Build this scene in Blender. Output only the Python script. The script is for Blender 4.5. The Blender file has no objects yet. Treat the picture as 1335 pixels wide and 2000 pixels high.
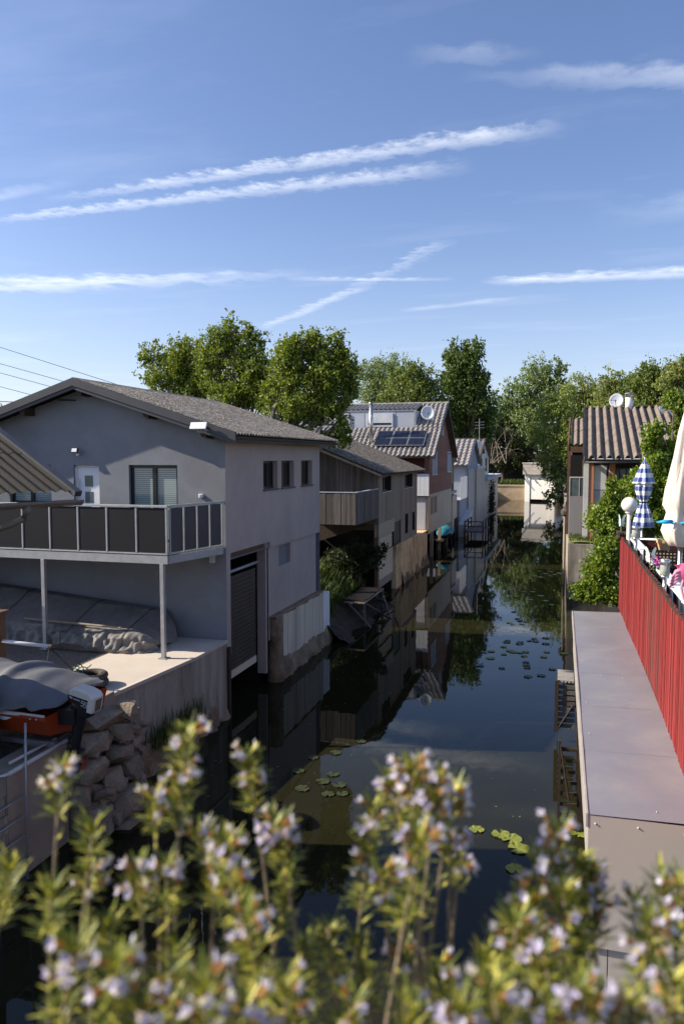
import bpy, math, random
import numpy as np
from mathutils import Vector, Matrix

R = math.radians
random.seed(7)
rng = np.random.default_rng(7)
SC = bpy.context.scene
COL = SC.collection

# ------------------------------------------------------------------ camera
EYE = 6.3
FPX, CX, CY, HOR, VPX = 1480.0, 667.5, 1000.0, 893.0, 1095.0
PITCH = math.atan((CY - HOR) / FPX)
YAW = math.atan((VPX - CX) * math.cos(PITCH) / FPX)
cam_d = bpy.data.cameras.new('camera')
cam = bpy.data.objects.new('camera', cam_d)
COL.objects.link(cam)
cam.location = (0, 0, EYE)
cam.rotation_euler = (R(90) - PITCH, 0, YAW)
cam_d.sensor_fit = 'VERTICAL'
cam_d.sensor_height = 36.0
cam_d.lens = FPX / 2000.0 * 36.0
cam_d.clip_start = 0.05
cam_d.clip_end = 4000
cam_d.dof.use_dof = True
cam_d.dof.focus_distance = 18.0
cam_d.dof.aperture_fstop = 5.6
SC.camera = cam

FH = Vector((-math.sin(YAW), math.cos(YAW), 0))
RT = Vector((math.cos(YAW), math.sin(YAW), 0))
FW = FH * math.cos(PITCH) - Vector((0, 0, 1)) * math.sin(PITCH)
CU = FH * math.sin(PITCH) + Vector((0, 0, 1)) * math.cos(PITCH)
EYEV = Vector((0, 0, EYE))


def ray(x, y):
    return (FW * FPX + RT * (x - CX) + CU * (CY - y)).normalized()


def at(x, y, Y):                       # survey point of the photo on the plane at distance Y along the canal
    d = ray(x, y)
    return EYEV + d * (Y / d.y)


def gz(x, y, z=0.0):                   # survey point of the photo on the level z
    d = ray(x, y)
    return EYEV + d * ((z - EYE) / d.z)


def mpp(P):                            # metres per photo pixel at P
    return (P - EYEV).dot(FW) / FPX


# ------------------------------------------------------------------ light
SUN_EL, SUN_AZ = R(33), R(13)          # sun stands over the left bank, a little behind the camera
to_sun = Vector((-math.cos(SUN_AZ) * math.cos(SUN_EL), -math.sin(SUN_AZ) * math.cos(SUN_EL), math.sin(SUN_EL)))
sun_d = bpy.data.lights.new('sun', 'SUN')
sun_d.energy = 4.9
sun_d.angle = R(0.5)
sun_d.color = (1.0, 0.90, 0.76)
sun = bpy.data.objects.new('sun', sun_d)
COL.objects.link(sun)
sun.rotation_euler = (-to_sun).to_track_quat('-Z', 'Y').to_euler()

world = bpy.data.worlds.new('World')
SC.world = world
world.use_nodes = True
wn, wl = world.node_tree.nodes, world.node_tree.links
wn.clear()


def wmath(op, a, b=None, c=None, clamp=False):
    n = wn.new('ShaderNodeMath')
    n.operation = op
    n.use_clamp = clamp
    for i, v in enumerate((a, b, c)):
        if v is None:
            continue
        if isinstance(v, (int, float)):
            n.inputs[i].default_value = v
        else:
            wl.new(v, n.inputs[i])
    return n.outputs[0]


w_out = wn.new('ShaderNodeOutputWorld')
w_bg = wn.new('ShaderNodeBackground')
w_sky = wn.new('ShaderNodeTexSky')
w_sky.sky_type = 'NISHITA'
w_sky.sun_disc = False
w_sky.sun_elevation = SUN_EL
w_sky.sun_rotation = math.atan2(to_sun.x, to_sun.y)
w_sky.altitude = 300
w_sky.air_density = 1.0
w_sky.dust_density = 1.5
w_sky.ozone_density = 2.0
w_bg.inputs['Strength'].default_value = 0.094
w_tc = wn.new('ShaderNodeTexCoord')
w_sep = wn.new('ShaderNodeSeparateXYZ')
wl.new(w_tc.outputs['Generated'], w_sep.inputs[0])
zc = wmath('MAXIMUM', w_sep.outputs[2], 0.05)
pu = wmath('DIVIDE', w_sep.outputs[0], zc)
pv = wmath('DIVIDE', w_sep.outputs[1], zc)
w_pc = wn.new('ShaderNodeCombineXYZ')       # position on a flat cloud layer, in units of its height
wl.new(pu, w_pc.inputs[0])
wl.new(pv, w_pc.inputs[1])


def wnoise(scale, detail=6, rough=0.6, sx=1.0, sy=1.0, rot=0.0):
    mp = wn.new('ShaderNodeMapping')
    mp.inputs['Rotation'].default_value = (0, 0, rot)
    mp.inputs['Scale'].default_value = (sx, sy, 1)
    wl.new(w_pc.outputs[0], mp.inputs[0])
    n = wn.new('ShaderNodeTexNoise')
    n.inputs['Scale'].default_value = scale
    n.inputs['Detail'].default_value = detail
    n.inputs['Roughness'].default_value = rough
    wl.new(mp.outputs[0], n.inputs['Vector'])
    return n.outputs[0]


n_fine = wnoise(14, 5, 0.65)
n_mid = wnoise(5, 5, 0.6)
n_wide = wnoise(1.6, 4, 0.55)


def streak(a, b, w0, w1, op, fade0, fade1, wob, puff, nz):
    L = math.hypot(b[0] - a[0], b[1] - a[1])
    t = ((b[0] - a[0]) / L, (b[1] - a[1]) / L)
    du = wmath('SUBTRACT', pu, a[0])
    dv = wmath('SUBTRACT', pv, a[1])
    s = wmath('DIVIDE', wmath('ADD', wmath('MULTIPLY', du, t[0]), wmath('MULTIPLY', dv, t[1])), L)
    n = wmath('SUBTRACT', wmath('MULTIPLY', dv, t[0]), wmath('MULTIPLY', du, t[1]))
    n = wmath('ADD', n, wmath('MULTIPLY', wmath('SUBTRACT', n_wide, 0.5), wob))
    n = wmath('ADD', n, wmath('MULTIPLY', wmath('SUBTRACT', nz, 0.5), puff))
    w = wmath('ADD', wmath('MULTIPLY', s, w1 - w0), w0)
    w = wmath('MAXIMUM', w, 0.002)
    m = wmath('SUBTRACT', 1.0, wmath('DIVIDE', wmath('ABSOLUTE', n), w), clamp=True)
    m = wmath('SMOOTH_MIN', m, 0.75, 0.3)
    i0 = wmath('DIVIDE', s, fade0, clamp=True)
    i1 = wmath('DIVIDE', wmath('SUBTRACT', 1.0, s), fade1, clamp=True)
    m = wmath('MULTIPLY', wmath('MULTIPLY', m, i0), i1)
    tex = wmath('MULTIPLY', wmath('SUBTRACT', nz, 0.22), 1.9, clamp=True)
    return wmath('MULTIPLY', wmath('MULTIPLY', m, tex), op)


streaks = [
    ((-1.98, 2.60), (-0.0, 2.455), .05, .085, .9, .3, .13, .04, .17, n_fine),
    ((-2.45, 2.75), (-0.30, 2.70), .05, .09, .85, .2, .16, .05, .17, n_fine),
    ((-2.75, 2.62), (-1.60, 2.42), .07, .05, .5, .1, .4, .04, .10, n_mid),
    ((-3.6, 3.70), (-1.25, 4.06), .30, .11, 1.05, .1, .5, .35, .50, n_mid),
    ((-1.50, 4.10), (-0.58, 4.36), .06, .05, .6, .25, .3, .05, .12, n_fine),
    ((-2.30, 5.62), (-1.12, 4.35), .06, .08, .62, .2, .1, .22, .12, n_fine),
    ((-1.18, 4.40), (-0.50, 3.55), .06, .07, .34, .1, .15, .25, .26, n_fine),
    ((-0.47, 4.48), (1.20, 4.55), .10, .22, 1.0, .12, .2, .20, .30, n_mid),
    ((-0.28, 2.08), (0.55, 2.29), .05, .13, .52, .5, .2, .18, .26, n_mid),
    ((-0.40, 1.95), (-0.05, 2.00), .06, .05, .22, .4, .4, .16, .26, n_mid),
    ((-1.10, 5.20), (-0.25, 4.95), .10, .07, .4, .2, .3, .1, .12, n_mid),
    ((0.10, 3.45), (0.95, 3.30), .25, .30, .24, .4, .3, .3, .4, n_mid),
]
acc = None
for sdef in streaks:
    m = streak(*sdef)
    acc = m if acc is None else wmath('ADD', acc, m)
veil = wmath('MULTIPLY', wmath('SUBTRACT', wnoise(1.1, 5, 0.6, 0.6, 1.5, 0.15), 0.54), 0.4, clamp=True)
acc = wmath('ADD', acc, veil)
low_ = wmath('POWER', wmath('SUBTRACT', 1.0, wmath('MULTIPLY', w_sep.outputs[2], 2.6), clamp=True), 2.5)
acc = wmath('ADD', acc, wmath('MULTIPLY', low_, 0.36))          # whitish horizon
acc = wmath('MINIMUM', acc, 0.82)
w_mix = wn.new('ShaderNodeMix')
w_mix.data_type = 'RGBA'
wl.new(acc, w_mix.inputs[0])
w_gain = wn.new('ShaderNodeMix')            # clear blue of the day
w_gain.data_type = 'RGBA'
w_gain.blend_type = 'MULTIPLY'
w_gain.inputs[0].default_value = 1.0
w_gain.inputs[7].default_value = (0.97, 0.98, 1.14, 1)
wl.new(w_sky.outputs[0], w_gain.inputs[6])
wl.new(w_gain.outputs[2], w_mix.inputs[6])
w_mix.inputs[7].default_value = (7.6, 7.9, 8.6, 1)
wl.new(w_mix.outputs[2], w_bg.inputs[0])
wl.new(w_bg.outputs[0], w_out.inputs[0])

SC.view_settings.view_transform = 'Standard'
SC.view_settings.look = 'None'
SC.view_settings.exposure = 0.78
SC.view_settings.gamma = 1.0
SC.cycles.max_bounces = 8
SC.cycles.transparent_max_bounces = 8
SC.cycles.caustics_reflective = False
SC.cycles.caustics_refractive = False
try:
    SC.cycles.use_denoising = True
except Exception:
    pass


# ------------------------------------------------------------------ materials
def pmat(name, col, col2=None, scale=3.0, detail=6, rough=0.8, bump=0.0, bscale=60.0, island=0.0, metal=0.0,
         stretch=(1, 1, 1), stain=None, sscale=0.7, samt=0.5, trans=0.0, spec=0.4, contrast=1.0, bdist=0.02, wave=None):
    m = bpy.data.materials.new(name)
    m.use_nodes = True
    nt = m.node_tree
    N, L = nt.nodes, nt.links
    b = N['Principled BSDF']
    b.inputs['Roughness'].default_value = rough
    b.inputs['Metallic'].default_value = metal
    b.inputs['Specular IOR Level'].default_value = spec
    if col2 is None:
        col2 = tuple(c * 0.72 for c in col)
    tc = N.new('ShaderNodeTexCoord')
    mp = N.new('ShaderNodeMapping')
    mp.inputs['Scale'].default_value = stretch
    L.new(tc.outputs['Object'], mp.inputs[0])
    nz = N.new('ShaderNodeTexNoise')
    nz.inputs['Scale'].default_value = scale
    nz.inputs['Detail'].default_value = detail
    nz.inputs['Roughness'].default_value = 0.62
    L.new(mp.outputs[0], nz.inputs['Vector'])
    cr = N.new('ShaderNodeMapRange')
    cr.inputs['From Min'].default_value = 0.5 - 0.22 / contrast
    cr.inputs['From Max'].default_value = 0.5 + 0.22 / contrast
    L.new(nz.outputs[0], cr.inputs[0])
    mx = N.new('ShaderNodeMix')
    mx.data_type = 'RGBA'
    mx.inputs[6].default_value = (*col2, 1)
    mx.inputs[7].default_value = (*col, 1)
    L.new(cr.outputs[0], mx.inputs[0])
    out = mx.outputs[2]
    if stain is not None:
        n2 = N.new('ShaderNodeTexNoise')
        n2.inputs['Scale'].default_value = sscale
        n2.inputs['Detail'].default_value = 8
        n2.inputs['Roughness'].default_value = 0.68
        L.new(mp.outputs[0], n2.inputs['Vector'])
        c2 = N.new('ShaderNodeMapRange')
        c2.inputs['From Min'].default_value = 0.46
        c2.inputs['From Max'].default_value = 0.66
        c2.inputs['To Max'].default_value = samt
        L.new(n2.outputs[0], c2.inputs[0])
        m2 = N.new('ShaderNodeMix')
        m2.data_type = 'RGBA'
        L.new(c2.outputs[0], m2.inputs[0])
        L.new(out, m2.inputs[6])
        m2.inputs[7].default_value = (*stain, 1)
        out = m2.outputs[2]
    if island > 0:
        ge = N.new('ShaderNodeNewGeometry')
        ir = N.new('ShaderNodeMapRange')
        ir.inputs['To Min'].default_value = 1 - island
        ir.inputs['To Max'].default_value = 1 + island
        L.new(ge.outputs['Random Per Island'], ir.inputs[0])
        hs = N.new('ShaderNodeHueSaturation')
        L.new(ir.outputs[0], hs.inputs['Value'])
        L.new(out, hs.inputs['Color'])
        out = hs.outputs[0]
    L.new(out, b.inputs['Base Color'])
    if bump > 0:
        nb = N.new('ShaderNodeTexNoise')
        nb.inputs['Scale'].default_value = bscale
        nb.inputs['Detail'].default_value = 5
        L.new(mp.outputs[0], nb.inputs['Vector'])
        bp = N.new('ShaderNodeBump')
        bp.inputs['Strength'].default_value = bump
        bp.inputs['Distance'].default_value = bdist
        L.new(nb.outputs[0], bp.inputs['Height'])
        L.new(bp.outputs[0], b.inputs['Normal'])
    if trans > 0:
        o = N['Material Output']
        tr = N.new('ShaderNodeBsdfTranslucent')
        L.new(out, tr.inputs[0])
        ms = N.new('ShaderNodeMixShader')
        ms.inputs[0].default_value = trans
        L.new(b.outputs[0], ms.inputs[1])
        L.new(tr.outputs[0], ms.inputs[2])
        L.new(ms.outputs[0], o.inputs[0])
    return m


def leafmat(name, c1, c2, c3, rough=0.5, trans=0.35):
    m = bpy.data.materials.new(name)
    m.use_nodes = True
    nt = m.node_tree
    N, L = nt.nodes, nt.links
    b = N['Principled BSDF']
    b.inputs['Roughness'].default_value = rough
    b.inputs['Specular IOR Level'].default_value = 0.35
    ge = N.new('ShaderNodeNewGeometry')
    rp = N.new('ShaderNodeValToRGB')
    e = rp.color_ramp.elements
    e[0].color = (*c1, 1)
    e[1].color = (*c3, 1)
    e2 = e.new(0.55)
    e2.color = (*c2, 1)
    L.new(ge.outputs['Random Per Island'], rp.inputs[0])
    L.new(rp.outputs[0], b.inputs['Base Color'])
    tr = N.new('ShaderNodeBsdfTranslucent')
    gm = N.new('ShaderNodeMix')
    gm.data_type = 'RGBA'
    gm.blend_type = 'MULTIPLY'
    gm.inputs[0].default_value = 1.0
    gm.inputs[7].default_value = (1.25, 1.2, 0.55, 1)
    L.new(rp.outputs[0], gm.inputs[6])
    L.new(gm.outputs[2], tr.inputs[0])
    ms = N.new('ShaderNodeMixShader')
    ms.inputs[0].default_value = trans
    L.new(b.outputs[0], ms.inputs[1])
    L.new(tr.outputs[0], ms.inputs[2])
    L.new(ms.outputs[0], N['Material Output'].inputs[0])
    return m


M = {}
M['plaster'] = pmat('grey_plaster', (.225, .24, .262), (.195, .209, .232), 2.2, 8, .92, .5, 170, stain=(.14, .136, .138), sscale=.5, samt=.55, bdist=.01)  # cooler copy of the house plaster, bluish shade put into its colour
M['plaster_side'] = pmat('grey_side_plaster', (.44, .365, .33), (.385, .32, .29), 1.5, 8, .92, .4, 170, stain=(.30, .255, .24), sscale=.55, samt=.45, stretch=(1, 1.15, .75), bdist=.01)  # same plaster, warm light bounced off the right bank put into its colour
M['roof_old'] = pmat('weathered_fibre_cement', (.36, .33, .295), (.09, .08, .068), 13, 10, .95, 1.0, 24, stain=(.06, .052, .04), sscale=3.2, samt=.65, contrast=1.7, bdist=.06)
M['roof_wood'] = pmat('mossy_fibre_cement', (.29, .26, .22), (.07, .06, .048), 10, 10, .95, 1.0, 20, stain=(.05, .045, .03), sscale=2.6, samt=.65, contrast=1.7, bdist=.06)
M['roof_right'] = pmat('lichen_fibre_cement', (.27, .23, .195), (.13, .105, .085), 9, 9, .95, .8, 30, stain=(.10, .07, .045), sscale=1.6, samt=.55, bdist=.03)
M['dark_trim'] = pmat('dark_grey_trim', (.05, .054, .064), None, 3, 5, .55, .05, 40)
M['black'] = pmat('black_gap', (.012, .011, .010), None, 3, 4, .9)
M['dark_wood'] = pmat('dark_timber', (.055, .036, .022), (.03, .02, .013), 3, 6, .8, .3, 40, stretch=(6, 6, 1))
M['brown_wood'] = pmat('brown_timber', (.17, .09, .05), (.09, .048, .028), 3, 6, .75, .3, 40, stretch=(6, 6, 1))
M['grey_wood'] = pmat('silvered_timber', (.145, .125, .11), (.08, .07, .062), 2.2, 8, .85, .35, 40, stretch=(5, 5, .6), island=.28)
M['grey_wood_light'] = pmat('pale_silvered_timber', (.34, .28, .22), (.20, .16, .125), 2.2, 8, .85, .3, 40, stretch=(5, 5, .6), island=.18)
M['white'] = pmat('white_paint', (.74, .75, .77), (.68, .69, .71), 2, 4, .4, .02, 30)
M['offwhite'] = pmat('off_white_render', (.66, .64, .60), (.56, .54, .5), 1.2, 7, .85, .1, 60, stain=(.42, .38, .32), sscale=.5, samt=.5)
M['pvc'] = pmat('white_plastic', (.7, .72, .75), None, 1, 3, .3)
M['concrete'] = pmat('poured_concrete', (.40, .325, .245), (.28, .225, .165), 1.6, 9, .9, .25, 70, stain=(.22, .18, .14), sscale=.6, samt=.6)
M['concrete_form'] = pmat('board_marked_concrete', (.46, .40, .33), (.25, .21, .165), 1.7, 9, .9, .35, 50, stretch=(2.2, 2.2, .42), stain=(.13, .11, .07), sscale=.9, samt=.75)
M['slab'] = pmat('terrace_concrete', (.56, .50, .42), (.49, .43, .36), 1.2, 9, .9, .12, 90, stain=(.40, .34, .27), sscale=.55, samt=.4)
M['rough_conc'] = pmat('rough_footing', (.36, .26, .165), (.20, .14, .09), 3, 10, .95, .9, 16, stain=(.06, .045, .03), sscale=1.1, samt=.8, bdist=.05)
M['base_tan'] = pmat('stained_tan_render', (.82, .58, .33), (.60, .41, .23), 1.4, 9, .9, .3, 40, stain=(.24, .15, .08), sscale=.8, samt=.7)
M['plinth'] = pmat('pale_plinth_render', (.62, .54, .43), (.52, .45, .36), 1.4, 8, .85, .2, 60, stretch=(1, 2.5, .4), stain=(.27, .23, .19), sscale=.6, samt=.45)
M['galv'] = pmat('galvanised_steel', (.42, .43, .44), (.31, .32, .33), 5, 6, .5, .05, 60, metal=.55)
M['pale_metal'] = pmat('pale_painted_metal', (.62, .60, .55), (.5, .48, .43), 4, 5, .45)
M['panel_dark'] = pmat('dark_grey_panel', (.016, .017, .021), (.012, .013, .017), 1.3, 4, .75, spec=.2)
M['panel_side'] = pmat('matt_dark_panel', (.062, .060, .062), (.05, .048, .05), 1.3, 4, .65)
M['glass'] = pmat('window_glass', (.012, .016, .016), None, 1, 2, .04, spec=.6)
M['door_glass'] = pmat('frosted_glass', (.11, .14, .14), None, 3, 2, .25, spec=.5)
M['frame_dark'] = pmat('anthracite_frame', (.014, .016, .019), None, 2, 3, .35)
M['gravel'] = pmat('gravel', (.24, .215, .185), (.06, .054, .047), 38, 3, .95, 1.0, 45, contrast=1.6, bdist=.04)
M['soil'] = pmat('bank_soil', (.085, .06, .04), (.035, .027, .018), 3.5, 9, .95, .9, 14, bdist=.08)
M['groundm'] = pmat('ground_grass', (.075, .085, .028), (.05, .05, .022), .8, 8, .95, .5, 12, stain=(.12, .09, .055), sscale=.3, samt=.6)
M['stone'] = pmat('pale_limestone', (.38, .305, .22), (.19, .15, .105), 4.5, 9, .95, .8, 20, island=.16, stain=(.12, .10, .08), sscale=2.2, samt=.6, bdist=.03)
M['tarp'] = pmat('grey_blue_tarpaulin', (.165, .17, .18), (.125, .13, .14), 3, 6, .55, .25, 28, stain=(.13, .13, .13), sscale=1.2, samt=.4)
M['tarp_old'] = pmat('dusty_grey_tarpaulin', (.23, .22, .20), (.15, .143, .13), 3, 7, .7, .35, 22, stain=(.09, .085, .075), sscale=1.4, samt=.5)
M['orange_hull'] = pmat('orange_red_gelcoat', (.38, .06, .016), (.29, .043, .012), 3, 5, .35, stain=(.22, .04, .015), sscale=1.5, samt=.4)
M['motor_black'] = pmat('black_motor_paint', (.018, .019, .022), None, 5, 3, .4)
M['motor_white'] = pmat('cream_motor_cowl', (.72, .69, .62), (.66, .63, .56), 3, 3, .3)
M['rust_red'] = pmat('red_rust', (.32, .07, .03), (.2, .05, .025), 6, 6, .7)
M['rubber'] = pmat('dusty_rubber', (.075, .062, .05), (.04, .034, .028), 6, 6, .85, .3, 40, stain=(.2, .17, .13), sscale=2, samt=.5)
M['net'] = pmat('green_net_rope', (.03, .28, .09), (.02, .16, .05), 20, 4, .8)
M['rope'] = pmat('dark_rope', (.07, .06, .05), None, 20, 4, .9)
M['shed_roof'] = pmat('olive_corrugated', (.048, .040, .026), (.034, .028, .019), 2.2, 8, .85, .4, 40, stain=(.035, .03, .022), sscale=1.2, samt=.5)
M['gutter'] = pmat('dull_zinc_gutter', (.20, .175, .14), (.13, .112, .09), 4, 8, .55, .1, 40, metal=.25)
M['brick_red'] = pmat('red_brown_siding', (.315, .15, .108), (.235, .112, .08), 1.8, 7, .85, .2, 50, island=.10)
M['dark_red'] = pmat('oxblood_boards', (.10, .022, .018), (.07, .015, .012), 2, 5, .7, .1, 40)
M['tile'] = pmat('grey_pantile', (.39, .36, .335), (.19, .172, .157), 7, 8, .45, .2, 40, stain=(.10, .085, .07), sscale=1.5, samt=.45, spec=.6)
M['tile_dark'] = pmat('weathered_pantile', (.24, .20, .17), (.11, .09, .075), 5, 8, .75, .3, 40)
M['solar'] = pmat('solar_cells', (.012, .014, .028), (.007, .008, .016), 3, 2, .12, spec=.6)
M['beige_panel'] = pmat('beige_board', (.66, .55, .42), (.55, .455, .345), 1.2, 7, .8, .1, 50, stain=(.42, .33, .23), sscale=.6, samt=.5)
M['blue_white'] = pmat('cool_white_boards', (.46, .49, .55), (.39, .42, .48), 1, 5, .7, .05, 40)
M['pale_blue'] = pmat('pale_blue_boards', (.30, .33, .39), (.25, .275, .33), 1, 5, .7, .05, 40)
M['yellow'] = pmat('yellow_green_shutter', (.36, .34, .14), None, 2, 4, .6)
M['teal'] = pmat('teal_cover', (.02, .20, .26), (.015, .14, .19), 4, 5, .6, .2, 30)
M['quay_tan'] = pmat('sunny_quay_stone', (.50, .40, .27), (.36, .27, .17), 1.0, 9, .9, .4, 20, stain=(.24, .16, .09), sscale=.4, samt=.6)
M['weath_board'] = pmat('weathered_white_boards', (.46, .42, .37), (.28, .25, .22), 1.6, 9, .9, .3, 30, stretch=(.3, 1, 5))
M['boat_door'] = pmat('white_boathouse_door', (.80, .78, .73), (.73, .70, .64), .6, 5, .7, stain=(.60, .50, .36), sscale=.35, samt=.35)
M['orange_wall'] = pmat('orange_render', (.58, .25, .12), (.46, .19, .09), 2, 6, .85, .15, 50)
M['cladding_grey'] = pmat('grey_profiled_cladding', (.40, .39, .385), (.33, .32, .315), 2, 5, .55, .05, 30, stretch=(1, 1, .3))
M['reed'] = pmat('red_reed_slats', (.34, .042, .037), (.17, .019, .018), 4, 8, .7, .3, 60, stretch=(9, 9, .8), island=.36)
M['zinc'] = pmat('grey_sheet_metal', (.225, .226, .246), (.20, .20, .22), 1.6, 10, .40, .05, 8, metal=.12, stain=(.36, .335, .30), sscale=1.0, samt=.34)
M['beige_metal'] = pmat('beige_sheet_metal', (.50, .455, .40), (.45, .405, .36), .8, 6, .5, .03, 6, metal=.05)
M['trim_metal'] = pmat('pale_edge_trim', (.52, .48, .42), (.36, .33, .29), 3, 8, .45, .1, 30, metal=.3)
M['cream_cloth'] = pmat('cream_parasol_cloth', (.74, .66, .56), (.66, .58, .49), 3, 6, .85, .15, 40, trans=.12)
M['globe'] = pmat('opal_globe', (.86, .84, .78), None, 2, 2, .25)
M['terracotta'] = pmat('clay_pot', (.62, .40, .19), (.52, .32, .14), 4, 6, .8)
M['pink'] = pmat('pink_felt', (.55, .09, .20), (.42, .05, .14), 6, 6, .85)
M['pink_light'] = pmat('pale_pink_felt', (.70, .30, .42), None, 6, 6, .85)
M['mint'] = pmat('mint_butterfly_wing', (.66, .80, .74), (.78, .82, .78), 12, 3, .5, trans=.45)
M['azure'] = pmat('azure_strap', (.02, .34, .62), None, 6, 3, .5)
M['magenta'] = pmat('magenta_petals', (.40, .02, .24), None, 9, 3, .6)
M['steel'] = pmat('brushed_steel', (.62, .60, .57), (.5, .48, .45), 5, 4, .28, metal=.9)
M['jar'] = pmat('frosted_jar', (.50, .53, .48), (.32, .34, .28), 18, 3, .15, trans=.3)
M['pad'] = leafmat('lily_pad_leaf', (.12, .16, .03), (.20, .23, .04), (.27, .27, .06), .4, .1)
M['pad_dark'] = leafmat('dark_lily_pad_leaf', (.035, .045, .016), (.045, .055, .02), (.06, .065, .022), .3, .05)  # shaded copy of the lily pad leaf, shade put into its colour
M['moss'] = pmat('mossy_grass_strip', (.22, .23, .05), (.14, .14, .04), 6, 6, .95, .6, 40)
M['bark'] = pmat('bark', (.13, .105, .08), (.06, .05, .038), 4, 8, .9, .6, 20, stretch=(4, 4, 1))
M['bark_birch'] = pmat('pale_bark', (.34, .31, .27), (.14, .12, .10), 5, 8, .9, .4, 20)
M['dead'] = pmat('bleached_twigs', (.25, .205, .165), (.15, .12, .095), 5, 5, .9)
M['leaf_birch'] = leafmat('birch_leaves', (0.084, 0.133, 0.021), (0.163, 0.224, 0.034), (0.299, 0.343, 0.055))
M['leaf_poplar'] = leafmat('poplar_leaves', (0.053, 0.094, 0.022), (0.094, 0.150, 0.034), (0.165, 0.225, 0.049))
M['leaf_willow'] = leafmat('willow_leaves', (0.122, 0.176, 0.062), (0.187, 0.251, 0.093), (0.269, 0.344, 0.132))
M['leaf_mid'] = leafmat('mid_green_leaves', (0.083, 0.125, 0.030), (0.144, 0.193, 0.044), (0.221, 0.267, 0.067))
M['leaf_pale'] = leafmat('pale_green_leaves', (0.147, 0.182, 0.052), (0.216, 0.258, 0.077), (0.303, 0.343, 0.108))
M['leaf_shrub'] = leafmat('shrub_leaves', (0.086, 0.159, 0.021), (0.166, 0.245, 0.031), (0.287, 0.345, 0.049), .42, .4)
M['leaf_ivy'] = leafmat('bank_tree_leaves', (0.112, 0.174, 0.037), (0.194, 0.254, 0.061), (0.306, 0.347, 0.091))
M['grass'] = leafmat('tall_grass_blades', (0.032, 0.059, 0.010), (0.052, 0.091, 0.014), (0.098, 0.126, 0.028))
M['hedge'] = leafmat('dark_hedge_leaves', (.016, .026, .008), (.026, .038, .012), (.04, .055, .018))
M['rm_leaf'] = leafmat('rosemary_needles', (.034, .052, .010), (.21, .25, .036), (.74, .66, .14), .45, .3)
M['rm_flower'] = leafmat('rosemary_petals', (.45, .40, .66), (.64, .60, .80), (.82, .80, .88), .6, .35)
M['rm_bud'] = leafmat('rosemary_calyx', (.42, .17, .05), (.60, .33, .12), (.55, .45, .24), .6, .2)
M['rm_stem'] = pmat('rosemary_bark', (.30, .235, .155), (.17, .13, .085), 60, 6, .85, .4, 150)


def blind_mat(name, c1, c2, period):
    m = bpy.data.materials.new(name)
    m.use_nodes = True
    N, L = m.node_tree.nodes, m.node_tree.links
    b = N['Principled BSDF']
    tc = N.new('ShaderNodeTexCoord')
    wv = N.new('ShaderNodeTexWave')
    wv.bands_direction = 'Z'
    wv.inputs['Scale'].default_value = 1.0 / period / 3.14159 * 1.57 * 2
    wv.inputs['Distortion'].default_value = 1.2
    wv.inputs['Detail'].default_value = 2
    L.new(tc.outputs['Object'], wv.inputs[0])
    mx = N.new('ShaderNodeMix')
    mx.data_type = 'RGBA'
    mx.inputs[6].default_value = (*c1, 1)
    mx.inputs[7].default_value = (*c2, 1)
    L.new(wv.outputs[0], mx.inputs[0])
    L.new(mx.outputs[2], b.inputs['Base Color'])
    b.inputs['Roughness'].default_value = .06
    b.inputs['Specular IOR Level'].default_value = .7
    return m


M['blind'] = blind_mat('glass_over_zebra_blind', (.14, .19, .185), (.33, .39, .37), .16)


def check_mat():                                 # blue and white woven check of the parasol cloth
    m = bpy.data.materials.new('blue_white_check')
    m.use_nodes = True
    N, L = m.node_tree.nodes, m.node_tree.links
    b = N['Principled BSDF']
    b.inputs['Roughness'].default_value = .85
    tc = N.new('ShaderNodeTexCoord')
    sp = N.new('ShaderNodeSeparateXYZ')
    L.new(tc.outputs['Object'], sp.inputs[0])

    def mth(op, a, bb=None):
        n = N.new('ShaderNodeMath')
        n.operation = op
        L.new(a, n.inputs[0]) if not isinstance(a, (int, float)) else None
        if bb is not None:
            if isinstance(bb, (int, float)):
                n.inputs[1].default_value = bb
            else:
                L.new(bb, n.inputs[1])
        return n.outputs[0]
    bz = mth('GREATER_THAN', mth('FRACT', mth('MULTIPLY', sp.outputs[2], 1 / .20)), .5)
    an = mth('ARCTAN2', sp.outputs[0], sp.outputs[1])
    ba = mth('GREATER_THAN', mth('FRACT', mth('MULTIPLY', an, 8 / 6.2832)), .5)
    k = mth('MULTIPLY', mth('ADD', mth('MULTIPLY', bz, 1.5), ba), 1 / 2.5)
    rp = N.new('ShaderNodeValToRGB')
    rp.color_ramp.interpolation = 'CONSTANT'
    e = rp.color_ramp.elements
    e[0].position = 0
    e[0].color = (.74, .74, .72, 1)
    e[1].position = .35
    e[1].color = (.56, .59, .66, 1)
    x = e.new(.55)
    x.color = (.20, .25, .44, 1)
    x = e.new(.95)
    x.color = (.055, .085, .24, 1)
    L.new(k, rp.inputs[0])
    L.new(rp.outputs[0], b.inputs['Base Color'])
    return m


M['check'] = check_mat()


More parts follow.
